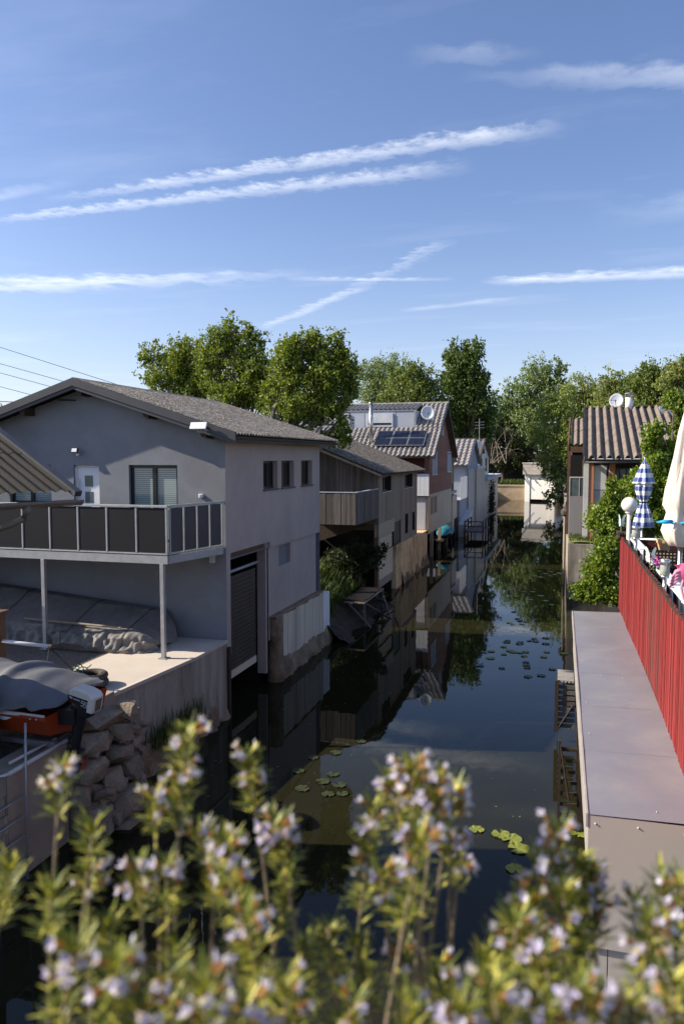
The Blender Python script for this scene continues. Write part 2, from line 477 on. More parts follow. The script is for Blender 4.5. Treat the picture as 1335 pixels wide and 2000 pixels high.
def water_mat():
    m = bpy.data.materials.new('dark_canal_water')
    m.use_nodes = True
    N, L = m.node_tree.nodes, m.node_tree.links
    b = N['Principled BSDF']
    b.inputs['Roughness'].default_value = .015
    b.inputs['IOR'].default_value = 1.27
    b.inputs['Specular Tint'].default_value = (.62, .84, 1.0, 1)
    b.inputs['Specular IOR Level'].default_value = .5
    tc = N.new('ShaderNodeTexCoord')
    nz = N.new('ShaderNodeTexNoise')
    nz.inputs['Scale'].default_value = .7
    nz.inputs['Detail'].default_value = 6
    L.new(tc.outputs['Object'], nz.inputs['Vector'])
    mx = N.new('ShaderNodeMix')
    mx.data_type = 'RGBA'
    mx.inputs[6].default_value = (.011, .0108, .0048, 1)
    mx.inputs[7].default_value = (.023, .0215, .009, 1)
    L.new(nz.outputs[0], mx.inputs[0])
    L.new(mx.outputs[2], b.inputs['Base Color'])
    mp = N.new('ShaderNodeMapping')
    mp.inputs['Scale'].default_value = (1.0, .55, 1)
    L.new(tc.outputs['Object'], mp.inputs[0])
    n1 = N.new('ShaderNodeTexNoise')
    n1.inputs['Scale'].default_value = 2.2
    n1.inputs['Detail'].default_value = 3
    L.new(mp.outputs[0], n1.inputs['Vector'])
    bp = N.new('ShaderNodeBump')
    bp.inputs['Strength'].default_value = .05
    bp.inputs['Distance'].default_value = .035
    L.new(n1.outputs[0], bp.inputs['Height'])
    L.new(bp.outputs[0], b.inputs['Normal'])
    return m


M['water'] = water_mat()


# ------------------------------------------------------------------ mesh helpers
def wloc(o):
    v = Vector((0, 0, 0))
    while o is not None:
        v += o.location
        o = o.parent
    return v


def link_mesh(name, verts, faces, mat, parent=None, loc=None, smooth=False):
    me = bpy.data.meshes.new(name)
    off = wloc(parent) if parent is not None else (Vector(loc) if loc is not None else Vector((0, 0, 0)))
    me.from_pydata([(v[0] - off.x, v[1] - off.y, v[2] - off.z) for v in verts], [], faces)
    me.materials.append(mat)
    if smooth:
        me.polygons.foreach_set('use_smooth', [True] * len(me.polygons))
    me.update()
    o = bpy.data.objects.new(name, me)
    COL.objects.link(o)
    if parent is not None:
        o.parent = parent
    else:
        o.location = off
    return o


class MB:
    def __init__(s):
        s.v, s.f = [], []

    def add(s, verts, faces):
        k = len(s.v)
        s.v += [tuple(p) for p in verts]
        s.f += [tuple(i + k for i in f) for f in faces]
        return s

    def box(s, x0, x1, y0, y1, z0, z1):
        v = [(x, y, z) for z in (z0, z1) for y in (y0, y1) for x in (x0, x1)]
        return s.add(v, [(0, 2, 3, 1), (4, 5, 7, 6), (0, 1, 5, 4), (2, 6, 7, 3), (0, 4, 6, 2), (1, 3, 7, 5)])

    def fbox(s, O, u, v, n, a, b, c):            # box in the frame O,u,v,n
        O, u, v, n = Vector(O), Vector(u), Vector(v), Vector(n)
        p = [O + u * i + v * j + n * k for k in c for j in b for i in a]
        return s.add(p, [(0, 2, 3, 1), (4, 5, 7, 6), (0, 1, 5, 4), (2, 6, 7, 3), (0, 4, 6, 2), (1, 3, 7, 5)])

    def quad(s, *p):
        return s.add(p, [tuple(range(len(p)))])

    def prism(s, pts, ext):
        n = len(pts)
        e = Vector(ext)
        v = [Vector(p) for p in pts] + [Vector(p) + e for p in pts]
        return s.add(v, [tuple(range(n))[::-1], tuple(range(n, 2 * n))] + [(i, (i + 1) % n, n + (i + 1) % n, n + i) for i in range(n)])

    def tube(s, pts, r, n=8, cap=True):
        pts = [Vector(p) for p in pts]
        rs = r if isinstance(r, (list, tuple)) else [r] * len(pts)
        vs, fs = [], []
        for i, p in enumerate(pts):
            t = (pts[min(i + 1, len(pts) - 1)] - pts[max(i - 1, 0)]).normalized()
            ref = Vector((0, 0, 1)) if abs(t.z) < .9 else Vector((0, 1, 0))
            a = t.cross(ref).normalized()
            b = t.cross(a)
            for k in range(n):
                w = 2 * math.pi * k / n
                vs.append(p + (a * math.cos(w) + b * math.sin(w)) * rs[i])
        for i in range(len(pts) - 1):
            for k in range(n):
                fs.append((i * n + k, i * n + (k + 1) % n, (i + 1) * n + (k + 1) % n, (i + 1) * n + k))
        if cap:
            fs.append(tuple(range(n))[::-1])
            fs.append(tuple(range((len(pts) - 1) * n, len(pts) * n)))
        return s.add(vs, fs)

    def lathe(s, c, prof, n=20, fold=None):      # prof: (r, z) ; fold(angle, r, z) -> r
        vs, fs = [], []
        for (r, z) in prof:
            for k in range(n):
                w = 2 * math.pi * k / n
                rr = fold(w, r, z) if fold else r
                vs.append((c[0] + rr * math.cos(w), c[1] + rr * math.sin(w), c[2] + z))
        m = len(prof)
        for i in range(m - 1):
            for k in range(n):
                fs.append((i * n + k, i * n + (k + 1) % n, (i + 1) * n + (k + 1) % n, (i + 1) * n + k))
        fs.append(tuple(range(n))[::-1])
        fs.append(tuple(range((m - 1) * n, m * n)))
        return s.add(vs, fs)

    def grid(s, fn, nu, nv):
        vs = [fn(i / nu, j / nv) for j in range(nv + 1) for i in range(nu + 1)]
        w = nu + 1
        return s.add(vs, [(j * w + i, j * w + i + 1, (j + 1) * w + i + 1, (j + 1) * w + i) for j in range(nv) for i in range(nu)])

    def build(s, name, mat, parent=None, loc=None, smooth=False, bevel=0, solid=0):
        o = link_mesh(name, s.v, s.f, mat, parent, loc, smooth)
        if solid:
            md = o.modifiers.new('solid', 'SOLIDIFY')
            md.thickness = solid
            md.offset = -1
        if bevel:
            md = o.modifiers.new('bevel', 'BEVEL')
            md.width = bevel
            md.segments = 2
            md.limit_method = 'ANGLE'
        return o


def tag(o, label, cat, group=None):
    o['label'] = label
    o['category'] = cat
    if group:
        o['group'] = group
    return o


def thing(name, label, cat, loc, group=None):
    o = bpy.data.objects.new(name, None)
    o.empty_display_size = .2
    COL.objects.link(o)
    o.location = loc
    return tag(o, label, cat, group)


def kind(o, k):
    o['kind'] = k
    return o


X_, Y_, Z_ = Vector((1, 0, 0)), Vector((0, 1, 0)), Vector((0, 0, 1))


def facade(mb, O, u, v, W, H, holes, depth, n_in):
    """rectangular wall face with recessed rectangular openings (u0,u1,v0,v1)"""
    O, u, v, n = Vector(O), Vector(u), Vector(v), Vector(n_in)
    us = sorted({0, W, *[h[0] for h in holes], *[h[1] for h in holes]})
    vs = sorted({0, H, *[h[2] for h in holes], *[h[3] for h in holes]})
    for i in range(len(us) - 1):
        for j in range(len(vs) - 1):
            cu, cv = (us[i] + us[i + 1]) / 2, (vs[j] + vs[j + 1]) / 2
            if any(h[0] < cu < h[1] and h[2] < cv < h[3] for h in holes):
                continue
            mb.quad(O + u * us[i] + v * vs[j], O + u * us[i + 1] + v * vs[j], O + u * us[i + 1] + v * vs[j + 1], O + u * us[i] + v * vs[j + 1])
    for (a, b, c, d) in holes:
        p = [O + u * a + v * c, O + u * b + v * c, O + u * b + v * d, O + u * a + v * d]
        for k in range(4):
            q, r = p[k], p[(k + 1) % 4]
            mb.quad(q, r, r + n * depth, q + n * depth)


def window(parent, O, u, W, H, n_in, depth=.14, fr=.05, leaves=2, fmat='frame_dark', pmat_='blind', sill=None, name='window'):
    O, u, n = Vector(O), Vector(u), Vector(n_in)
    mb = MB()
    c = (depth - .06, depth + .02)
    mb.fbox(O, u, Z_, n, (0, W), (0, fr), c)
    mb.fbox(O, u, Z_, n, (0, W), (H - fr, H), c)
    mb.fbox(O, u, Z_, n, (0, fr), (fr, H - fr), c)
    mb.fbox(O, u, Z_, n, (W - fr, W), (fr, H - fr), c)
    lw = (W - fr) / leaves
    for k in range(1, leaves):
        mb.fbox(O, u, Z_, n, (k * lw - fr * .2, k * lw + fr * 1.2), (fr, H - fr), (c[0] - .012, c[1]))
    f = mb.build(name, M[fmat], parent)
    for k in range(leaves):
        p = MB()
        a0 = fr + k * lw + (fr * .2 if k else 0)
        a1 = (k + 1) * lw - (fr * .2 if k < leaves - 1 else 0)
        p.fbox(O, u, Z_, n, (a0, a1), (fr, H - fr), (depth - .03, depth + .015))
        p.build('pane', M[pmat_], f)
    if sill:
        sb = MB()
        sb.fbox(O, u, Z_, n, (-.04, W + .04), (-.035, -.003), (-.05, depth - .062))
        sb.build('sill', M[sill], f)
    return f


def corr(mb, P0, along, L, slope, wl_, amp, seg=6, rows=3, lap=.02, sag=0.0):
    """corrugated sheet: waves run along `along`, ridges run down `slope` (full vector)"""
    P0, a, s = Vector(P0), Vector(along).normalized(), Vector(slope)
    n = a.cross(s).normalized()
    if n.z < 0:
        n = -n
    nu = max(2, int(L / wl_ * seg))
    for r in range(rows):
        def fn(i, j, r=r):
            x = i * L
            w = amp * math.cos(2 * math.pi * x / wl_)
            t = (r + j * 1.03) / rows
            jag = .012 * math.sin(x * 7.1 + r * 2) * (1 if j > .5 else 0)
            return P0 + a * x + s * min(t, 1.003) + n * (w + lap * (1 - j) + sag * math.sin(math.pi * i) * -1) + s.normalized() * jag
        mb.grid(fn, nu, 2)
    return mb


def tiles(mb, P0, along, L, slope, tw=.30, th=.36, amp=.05, step=.035):
    P0, a, s = Vector(P0), Vector(along).normalized(), Vector(slope)
    S = s.length
    sd = s.normalized()
    n = a.cross(sd).normalized()
    if n.z < 0:
        n = -n
    rows = max(1, round(S / th))
    nu = int(L / tw * 5)
    for r in range(rows):
        def fn(i, j, r=r):
            x = i * L
            ph = (x / tw) % 1.0
            w = amp * math.sin(2 * math.pi * ph)
            return P0 + a * x + sd * (S * (r + j * 1.02) / rows) + n * (w + step * (1 - j))
        mb.grid(fn, nu, 1)
        mb.grid(lambda i, j, r=r: P0 + a * (i * L) + sd * (S * r / rows) + n * (amp * math.sin(2 * math.pi * ((i * L / tw) % 1)) + step * (1 - j)), nu, 1)
    return mb


def boards(mb, O, u, v, n, W, H, bw=.14, gap=.006, t=.025, top=None):
    """vertical boards standing proud of the plane O,u,v by t along n ; top(u)->height"""
    k = 0
    x = 0
    O, u, v, n = Vector(O), Vector(u), Vector(v), Vector(n)
    while x < W - .01:
        b = min(bw * random.uniform(.9, 1.1), W - x)
        tt = t * random.uniform(.75, 1.25)
        if top is None:
            mb.fbox(O, u, v, n, (x, x + b - gap), (0, H), (0, tt))
        else:
            h0, h1 = top(x), top(x + b - gap)
            p = [O + u * x, O + u * (x + b - gap), O + u * (x + b - gap) + v * h1, O + u * x + v * h0]
            mb.prism(p, n * tt)
        x += b
        k += 1
    return mb


def leaf_cloud(name, C, size, mat, parent, nrm=None, aspect=.55, loc=None):
    """many leaf-shaped faces at points C (N,3)"""
    C = np.asarray(C, float)
    N = len(C)
    d = rng.normal(size=(N, 3))
    d[:, 2] -= .35
    d /= np.linalg.norm(d, axis=1)[:, None]
    e = rng.normal(size=(N, 3))
    if nrm is not None:
        e = e + nrm
    s = np.cross(d, e)
    s /= np.linalg.norm(s, axis=1)[:, None] + 1e-9
    sz = size * rng.uniform(.65, 1.35, N)[:, None]
    v = np.empty((N, 4, 3))
    v[:, 0] = C - d * sz * .5
    v[:, 1] = C + s * sz * aspect * .5 - d * sz * .05
    v[:, 2] = C + d * sz * .5
    v[:, 3] = C - s * sz * aspect * .5 - d * sz * .05
    off = np.array(wloc(parent) if parent is not None else loc)
    v = (v - off).reshape(-1, 3)
    return fast_quads(name, v, N, mat, parent, loc)


def fast_quads(name, v, N, mat, parent, loc=None):
    me = bpy.data.meshes.new(name)
    me.vertices.add(4 * N)
    me.vertices.foreach_set('co', v.ravel())
    me.loops.add(4 * N)
    me.loops.foreach_set('vertex_index', np.arange(4 * N, dtype=np.int32))
    me.polygons.add(N)
    me.polygons.foreach_set('loop_start', np.arange(0, 4 * N, 4, dtype=np.int32))
    me.update(calc_edges=True)
    me.materials.append(mat)
    o = bpy.data.objects.new(name, me)
    COL.objects.link(o)
    if parent is not None:
        o.parent = parent
    elif loc is not None:
        o.location = loc
    return o


def clump_points(lobes, n, clump=.30, k_per=26, shell=.55, droop=0.0):
    """points gathered in leafy clumps spread over ellipsoid lobes (c, rx, ry, rz)"""
    vol = np.array([l[1] * l[2] * l[3] for l in lobes]) ** .7
    pts = []
    for l, w in zip(lobes, vol / vol.sum()):
        m = int(n * w)
        nc = max(4, m // k_per)
        q = rng.normal(size=(nc, 3))
        q /= np.linalg.norm(q, axis=1)[:, None]
        r = shell + (1 - shell) * rng.uniform(0, 1, nc) ** .7
        r *= rng.uniform(.72, 1.22, nc)
        cc = np.array(l[0]) + q * r[:, None] * np.array(l[1:4])
        cs = clump * min(l[1], l[3]) * rng.uniform(.35, 1.15, nc)
        cn = rng.poisson(k_per, nc)
        for c, s_, k in zip(cc, cs, cn):
            g = rng.normal(size=(k, 3)) * s_ * .6
            if droop:
                g[:, 2] -= np.abs(rng.normal(size=k)) * s_ * droop
            pts.append(c + g)
    return np.concatenate(pts)


def limb(a, b, bend=.12, n=5):
    a, b = Vector(a), Vector(b)
    d = (b - a).length
    o = Vector((random.uniform(-1, 1), random.uniform(-1, 1), random.uniform(0, 1))) * d * bend
    return [a.lerp(b, i / (n - 1)) + o * math.sin(math.pi * i / (n - 1)) for i in range(n)]


def tree(name, label, cat, lobes_px, Y, zbase, leaf, n0, lmat, bmat='bark', r0=.16, group=None, base_x=None, clump=.3, k_per=26, shell=.5, droop=0, depth=.9, aspect=.55):
    n = int(n0 * 2.3)
    leaf = leaf * .80
    big = []
    for (px, py, rx, rz, *dy) in lobes_px:
        P = at(px, py, Y + (dy[0] if dy else 0))
        k = mpp(P)
        big.append((tuple(P), rx * k, rx * k * depth, rz * k))
    lobes = []
    for c, a, b, h in big:
        lobes.append((c, a * .82, b * .82, h * .82))
        for _ in range(6):
            q = rng.normal(size=3)
            q /= np.linalg.norm(q)
            f = rng.uniform(.36, .64)
            o = rng.uniform(.55, .95)
            lobes.append(((c[0] + q[0] * a * o, c[1] + q[1] * b * o, c[2] + q[2] * h * o), a * f, b * f, h * f * rng.uniform(.8, 1.3)))
    cx = base_x if base_x is not None else sum(l[0][0] for l in big) / len(big)
    base = Vector((cx, Y, zbase))
    t = thing(name, label, cat, base, group)
    mb = MB()
    ztop = max(l[0][2] for l in lobes)
    fork = base + Vector((0, 0, (min(l[0][2] - l[3] * .4 for l in lobes) - zbase) * .75))
    if fork.z < zbase + .5:
        fork.z = zbase + .5
    mb.tube(limb(base - Vector((0, 0, .3)), fork, .04), [r0 * (1 - .09 * i) for i in range(5)], 8)
    for l in big:
        c = Vector(l[0])
        mb.tube(limb(fork, c, .12), [r0 * f for f in (.6, .5, .4, .28, .14)], 6)
        for k in range(5):
            q = Vector(rng.normal(size=3)).normalized()
            e = c + Vector((q.x * l[1], q.y * l[2], abs(q.z) * l[3])) * .85
            mb.tube(limb(fork.lerp(c, random.uniform(.4, .95)), e, .1, 4), [r0 * f for f in (.25, .17, .1, .04)], 5)
    mb.build('trunk', M[bmat], t)
    pts = clump_points(lobes, n, clump * 1.0, max(10, int(k_per * .62)), shell * .8, droop)
    up = clump_points(lobes, int(n * .10), clump * .5, 8, .98, 0)         # loose outer sprays
    pts = np.concatenate([pts, up + np.abs(rng.normal(size=(len(up), 1))) * leaf * .5 * np.array([0, 0, 1.0])])
    leaf_cloud('crown', pts, leaf, M[lmat], t, aspect=aspect)
    return t


def rock(mb, c, r, seed, n=17):
    """angular stone: convex hull of random points"""
    rs = random.Random(seed)
    import bmesh
    bm = bmesh.new()
    for _ in range(n):
        v = Vector((rs.uniform(-1, 1), rs.uniform(-1, 1), rs.uniform(-1, 1)))
        m = max(abs(v.x), abs(v.y), abs(v.z))
        v = v / m * rs.uniform(.80, 1.0)
        bm.verts.new((c[0] + v.x * r[0], c[1] + v.y * r[1], c[2] + v.z * r[2]))
    res = bmesh.ops.convex_hull(bm, input=bm.verts)
    bmesh.ops.delete(bm, geom=list({g for g in res['geom_interior'] + res['geom_unused'] if isinstance(g, bmesh.types.BMVert)}), context='VERTS')
    bm.verts.index_update()
    k = len(mb.v)
    mb.v += [tuple(v.co) for v in bm.verts]
    mb.f += [tuple(v.index + k for v in f.verts) for f in bm.faces]
    bm.free()


def blob_stone(mb, c, r, seed, n=3):
    """irregular stone from a subdivided, jittered cube"""
    rs = random.Random(seed)
    ph = [rs.uniform(0, 6.28) for _ in range(6)]
    k = 5
    idx = {}
    for face in range(6):
        for i in range(k + 1):
            for j in range(k + 1):
                a, b = -1 + 2 * i / k, -1 + 2 * j / k
                p = [(1, a, b), (-1, a, b), (a, 1, b), (a, -1, b), (a, b, 1), (a, b, -1)][face]
                key = tuple(round(x, 3) for x in p)
                if key not in idx:
                    v = Vector(p)
                    v = v.lerp(v.normalized() * 1.2, .30)
                    w = 1 + .10 * math.sin(3 * v.x + ph[0]) + .09 * math.sin(3.4 * v.y + ph[1] + v.z) + .08 * math.sin(5 * v.z + ph[2]) + rs.uniform(-.055, .055)
                    idx[key] = len(mb.v)
                    mb.v.append((c[0] + v.x * w * r[0], c[1] + v.y * w * r[1], c[2] + v.z * w * r[2]))
        for i in range(k):
            for j in range(k):
                q = []
                for (ii, jj) in ((i, j), (i + 1, j), (i + 1, j + 1), (i, j + 1)):
                    a, b = -1 + 2 * ii / k, -1 + 2 * jj / k
                    p = [(1, a, b), (-1, a, b), (a, 1, b), (a, -1, b), (a, b, 1), (a, b, -1)][face]
                    q.append(idx[tuple(round(x, 3) for x in p)])
                mb.f.append(tuple(q))
    return mb


# ================================================================== SETTING
g = MB()
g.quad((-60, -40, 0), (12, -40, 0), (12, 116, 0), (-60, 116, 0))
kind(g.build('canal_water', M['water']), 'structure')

g = MB()      # one ground sheet with the canal cut out of it
BIG = 1800
g.quad((-BIG, -40, 1.5), (-7.7, -40, 1.5), (-7.7, 12.1, 1.5), (-BIG, 12.1, 1.5))
g.quad((-BIG, 12.1, 1.5), (-8.0, 12.1, 1.5), (-8.0, 24.2, 1.5), (-BIG, 24.2, 1.5))
g.quad((-BIG, 24.2, 1.5), (-9.4, 24.2, 1.5), (-9.4, 31.4, 1.5), (-BIG, 31.4, 1.5))
g.quad((-BIG, 31.4, 1.5), (-9.2, 31.4, 1.5), (-9.2, 114.3, 1.5), (-BIG, 114.3, 1.5))
g.quad((-BIG, 114.3, 1.5), (-9.0, 114.3, 2.05), (-9.0, BIG, 2.05), (-BIG, BIG, 1.5))
g.quad((-9.0, 114.3, 2.05), (.5, 114.3, 2.05), (.5, BIG, 2.05), (-9.0, BIG, 2.05))
g.quad((.5, 35.3, 2.3), (BIG, 35.3, 2.3), (BIG, BIG, 2.3), (.5, BIG, 2.3))
g.quad((1.7, 17.6, 1.0), (BIG, 17.6, 1.0), (BIG, 35.3, 1.0), (1.7, 35.3, 1.0))
g.quad((1.7, -40, 1.0), (BIG, -40, 1.0), (BIG, 17.6, 1.0), (1.7, 17.6, 1.0))
kind(g.build('ground', M['groundm']), 'structure')

g = MB()
g.prism([(-9.7, 12.15, 1.55), (-8.0, 12.15, 1.55), (-7.71, 14.9, 1.55), (-7.68, 16.53, 1.55), (-9.7, 16.53, 1.55)], (0, 0, .35))
g.box(-8.3, -7.70, 11.55, 12.14, 1.4, 1.72)
kind(g.build('terrace', M['slab'], bevel=.01), 'structure')
g = MB()
g.box(-22, -9.71, 12.0, 16.5, 1.4, 1.88)
g.box(-22, -7.75, 4.0, 11.98, 1.4, 1.56)
kind(g.build('gravel_yard', M['gravel']), 'structure')

g = MB()     # earth bank between the two left houses


def bank(i, j):
    y = 24.3 + 7.2 * i
    x = -9.6 + 2.9 * j
    z = 1.65 * (1 - j) ** .8 - .25 * j + .12 * math.sin(5 * y + 4 * x) * (1 - abs(2 * j - 1)) + .06 * math.sin(13 * y - 9 * x)
    return (x + .25 * math.sin(2.1 * y), y, z)


g.grid(bank, 28, 16)
kind(g.build('bank', M['soil'], smooth=True), 'structure')

# near quay wall (left) with its block part, then terrace retaining wall
t = thing('quay_wall', 'tan concrete quay wall below the orange boat at the left edge', 'wall', (-7.65, 8, 0))
mb = MB()
mb.box(-8.2, -7.65, 8.95, 10.35, -.6, 1.66)
mb.build('wall_panel', M['concrete'], t)
mb = MB()
for r in range(8):
    z0 = -.6 + r * .285
    yy = 4.0 - (.35 if r % 2 else 0)
    while yy < 8.93:
        y1 = min(yy + .7, 8.93)
        mb.box(-8.2, -7.64 + random.uniform(-.012, .012), yy + .006, y1 - .006, z0 + .006, z0 + .279)
        yy += .7
mb.build('block_course', M['concrete_form'], t)
mb = MB()
mb.tube([(-7.62, 8.95, 1.70), (-7.62, 10.3, 1.71)], .035, 8)
mb.tube([(-7.85, 9.25, 1.72), (-7.82, 10.3, 1.72)], .025, 8)
mb.tube([(-7.62, 8.95, 1.70), (-7.9, 8.85, 1.62)], .025, 8)
mb.build('edge_pipe', M['pale_metal'], t, smooth=True)

t = thing('steel_ladder', 'thin grey steel ladder down the quay wall at left edge', 'ladder', (-7.55, 9.0, 0))
mb = MB()
mb.tube([(-7.56, 9.27, 2.36), (-7.55, 9.22, 1.2), (-7.55, 9.20, -.4)], .018, 7)
mb.build('stile', M['galv'], t, smooth=True)
mb = MB()
mb.tube([(-7.56, 8.62, 1.35), (-7.55, 8.62, -.4)], .018, 7)
mb.build('stile', M['galv'], t, smooth=True)
for k in range(5):
    mb = MB()
    z = 1.28 - k * .3
    mb.tube([(-7.555, 8.62, z), (-7.555, 9.22, z)], .012, 6)
    mb.build('rung', M['galv'], t, smooth=True)

t = thing('retaining_wall', 'board marked concrete retaining wall along the terrace edge', 'wall', (-7.7, 14, .4))
mb = MB()
mb.prism([(-7.98, 12.0, .1), (-7.67, 14.9, .1), (-7.64, 16.5, .1), (-8.3, 16.5, .1), (-8.3, 12.0, .1)], (0, 0, 1.74))
mb.build('wall', M['concrete_form'], t)
mb = MB()
mb.prism([(-8.0, 12.0, 1.842), (-7.93, 12.0, 1.842), (-7.62, 14.9, 1.842), (-7.60, 16.5, 1.842), (-7.69, 16.5, 1.842), (-7.71, 14.9, 1.842)], (0, 0, .07))
mb.build('coping', M['slab'], t)
mb = MB()


def foot(i, j):
    y = 12.0 + 4.55 * i
    zt = .62 + .16 * i + .12 * math.sin(7 * y) * .5
    x = -7.75 + .22 * j + .07 * math.sin(6 * y + 3 * j) + .04 * math.sin(17 * y)
    return (x - (.22 if i < .2 else 0), y, zt * (1 - j) ** .8 - .35 * j)


mb.grid(foot, 40, 10)
mb.build('earth_footing', M['rough_conc'], t, smooth=True)
mb = MB()
mb.box(-7.68, -7.58, 16.50, 16.62, -.4, 1.72)
tag(mb.build('guide_post', M['dark_wood'], loc=(-7.63, 16.56, -.4)), 'dark timber guide post beside the boathouse gate', 'post')

# stone pier
mb = MB()
for (yy, xx, z, rw, rh, sd_) in ((10.55, -7.35, -.2, .34, .30, 1), (11.15, -7.15, -.15, .36, .30, 2), (11.7, -7.3, -.2, .30, .33, 3), (10.62, -7.38, .32, .30, .24, 4),
                            (11.18, -7.12, .38, .35, .29, 5), (11.72, -7.28, .36, .27, .26, 6), (10.50, -7.42, .76, .25, .21, 7), (10.98, -7.18, .86, .27, .22, 8), (11.5, -7.20, .92, .33, .27, 9),
                            (10.55, -7.36, 1.16, .29, .22, 10), (11.10, -7.22, 1.24, .27, .19, 11), (11.60, -7.25, 1.36, .29, .22, 12), (10.60, -7.38, 1.56, .30, .20, 13), (11.2, -7.18, 1.60, .33, .20, 14), (11.7, -7.32, 1.70, .24, .16, 15),
                            (10.9, -7.65, .2, .4, .6, 16), (11.5, -7.65, .3, .4, .7, 17), (10.9, -7.62, 1.2, .38, .5, 18), (11.5, -7.6, 1.3, .36, .4, 19)):
    rock(mb, (xx + random.uniform(-.05, .05), yy, z), (rw * .80, rw * .84, rh * .92), sd_, 22)
for k in range(60):                      # small packing stones and mortar lumps
    rock(mb, (-7.22 + random.uniform(-.25, .1), random.uniform(10.45, 11.8), random.uniform(-.2, 1.75)), (.16, .15, .12), 200 + k, 12)
mb.box(-7.9, -7.42, 10.45, 11.85, -.5, 1.6)
rock(mb, (-7.30, 11.05, 1.86), (.36, .50, .16), 71, 24)
rock(mb, (-7.12, 11.30, 1.98), (.22, .26, .13), 72, 20)
tag(mb.build('stone_pier', M['stone'], loc=(-7.35, 11.1, -.4), bevel=.022), 'rough pale stone pier rising from the canal beside the outboard motor', 'stone pier')

# grass growing on the footing
pts, ups = [], []


def blades(name, spots, mat, label_kind='stuff', wid=.014):
    V = []
    for (p, h, lean) in spots:
        p = np.array(p, float)
        a = rng.uniform(0, 6.28)
        s = np.array([math.cos(a), math.sin(a), 0]) * wid * rng.uniform(.6, 1.4)
        l = np.array([math.cos(a + 1.4), math.sin(a + 1.4), 0]) * lean * h
        m1 = p + l * .25 + np.array([0, 0, h * .6])
        tip = p + l + np.array([0, 0, h])
        V += [p - s, p + s, m1 + s * .8, m1 - s * .8, m1 - s * .8, m1 + s * .8, tip + s * .1, tip - s * .1]
    v = np.array(V)
    o = fast_quads(name, v, len(v) // 4, M[mat], None, (0, 0, 0))
    return kind(o, label_kind)


spots = []
for k in range(420):
    y = rng.uniform(12.3, 15.2)
    spots.append(((-7.72 - .18 * (y < 13) + rng.uniform(0, .22), y, .55 + rng.uniform(-.15, .15)), rng.uniform(.15, .5) * (1.3 if rng.uniform() < .15 else 1), rng.uniform(.1, .5)))
blades('grass_tufts', spots, 'grass', wid=.008)
spots = []
for k in range(2600):
    y = rng.uniform(24.4, 31.2)
    x = rng.uniform(-9.6, -7.9) - .3 * math.sin(2.1 * y) * 0
    j = (x + 9.6) / 2.9
    z = 1.65 * (1 - j) ** .8 - .25 * j
    spots.append(((x, y, z - .05), rng.uniform(.25, .75) * (1.25 if y < 27 else .9), rng.uniform(.1, .55)))
blades('tall_grass', spots, 'grass', wid=.022)

# ================================================================== GREY BOATHOUSE
HX0, HX1, HY0, HY1, HXR = -15.25, -7.65, 16.55, 23.88, -11.44
house = thing('grey_boathouse', 'grey rendered boathouse with balcony and shallow corrugated roof', 'boathouse', (-11.4, 20.2, 1.5))
zr = lambda x, y=16.5: 8.02 - .318 * abs(x - HXR)          # underside of roof
mb = MB()
# front: openings door, window, window at left
holes = [(-10.24, -8.91, 4.20, 6.11), (-11.82, -11.08, 4.16, 6.10), (-13.75, -12.49, 5.1, 6.11)]
facade(mb, (HX0, HY0, 1.5), X_, Z_, HX1 - HX0, zr(HX1) - 1.5, [(a - HX0, b - HX0, c - 1.5, d - 1.5) for a, b, c, d in holes], .16, Y_)
mb.quad((HX0, HY0, zr(HX1)), (HX1, HY0, zr(HX1)), (HXR, HY0, zr(HXR)))
mb.quad((HX0, HY0, 1.5), (HX0, HY1, 1.5), (HX0, HY1, zr(HX1)), (HX0, HY0, zr(HX1)))
mb.quad((HX0, HY1, 1.5), (HX1, HY1, 1.5), (HX1, HY1, zr(HX1)), (HXR, HY1, zr(HXR)), (HX0, HY1, zr(HX1)))
mb.build('front_wall', M['plaster'], house)
mb = MB()
sw = [(18.95, 20.02), (20.32, 21.38), (22.02, 23.10)]
facade(mb, (HX1, HY0 + .002, 3.82), Y_, Z_, HY1 - HY0, zr(HX1) - 3.82, [(a - HY0, b - HY0, 5.43 - 3.82, 6.2 - 3.82) for a, b in sw] + [(.25, 2.86, 0, .16)], .22, -X_)
mb.quad((HX1, 19.41, 3.82), (HX1, HY1, 3.82), (HX1 - .08, HY1, 3.82), (HX1 - .08, 19.41, 3.82))
facade(mb, (HX1 - .07, 19.42, 1.2), Y_, Z_, 4.25, 2.62, [(.82, 1.80, 1.98, 2.56)], .12, -X_)
mb.box(HX1 - .4, HX1 - .002, HY0 + .004, HY0 + .24, 1.5, 3.819)
mb.box(HX1 - .35, HX1 - .10, 19.30, 19.415, 0.3, 3.98)
mb.build('side_wall', M['plaster_side'], house)
mb = MB()
mb.box(HX1 - .2, HX1 - .18, 20.24, 21.22, 3.18, 3.76)
mb.build('blind_window', M['plaster'], house)
# black void behind gate
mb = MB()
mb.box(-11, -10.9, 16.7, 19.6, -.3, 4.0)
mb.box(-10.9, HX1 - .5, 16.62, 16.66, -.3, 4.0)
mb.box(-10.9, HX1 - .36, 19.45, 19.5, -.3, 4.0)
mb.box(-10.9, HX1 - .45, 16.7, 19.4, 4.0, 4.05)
mb.build('boat_bay', M['black'], house)
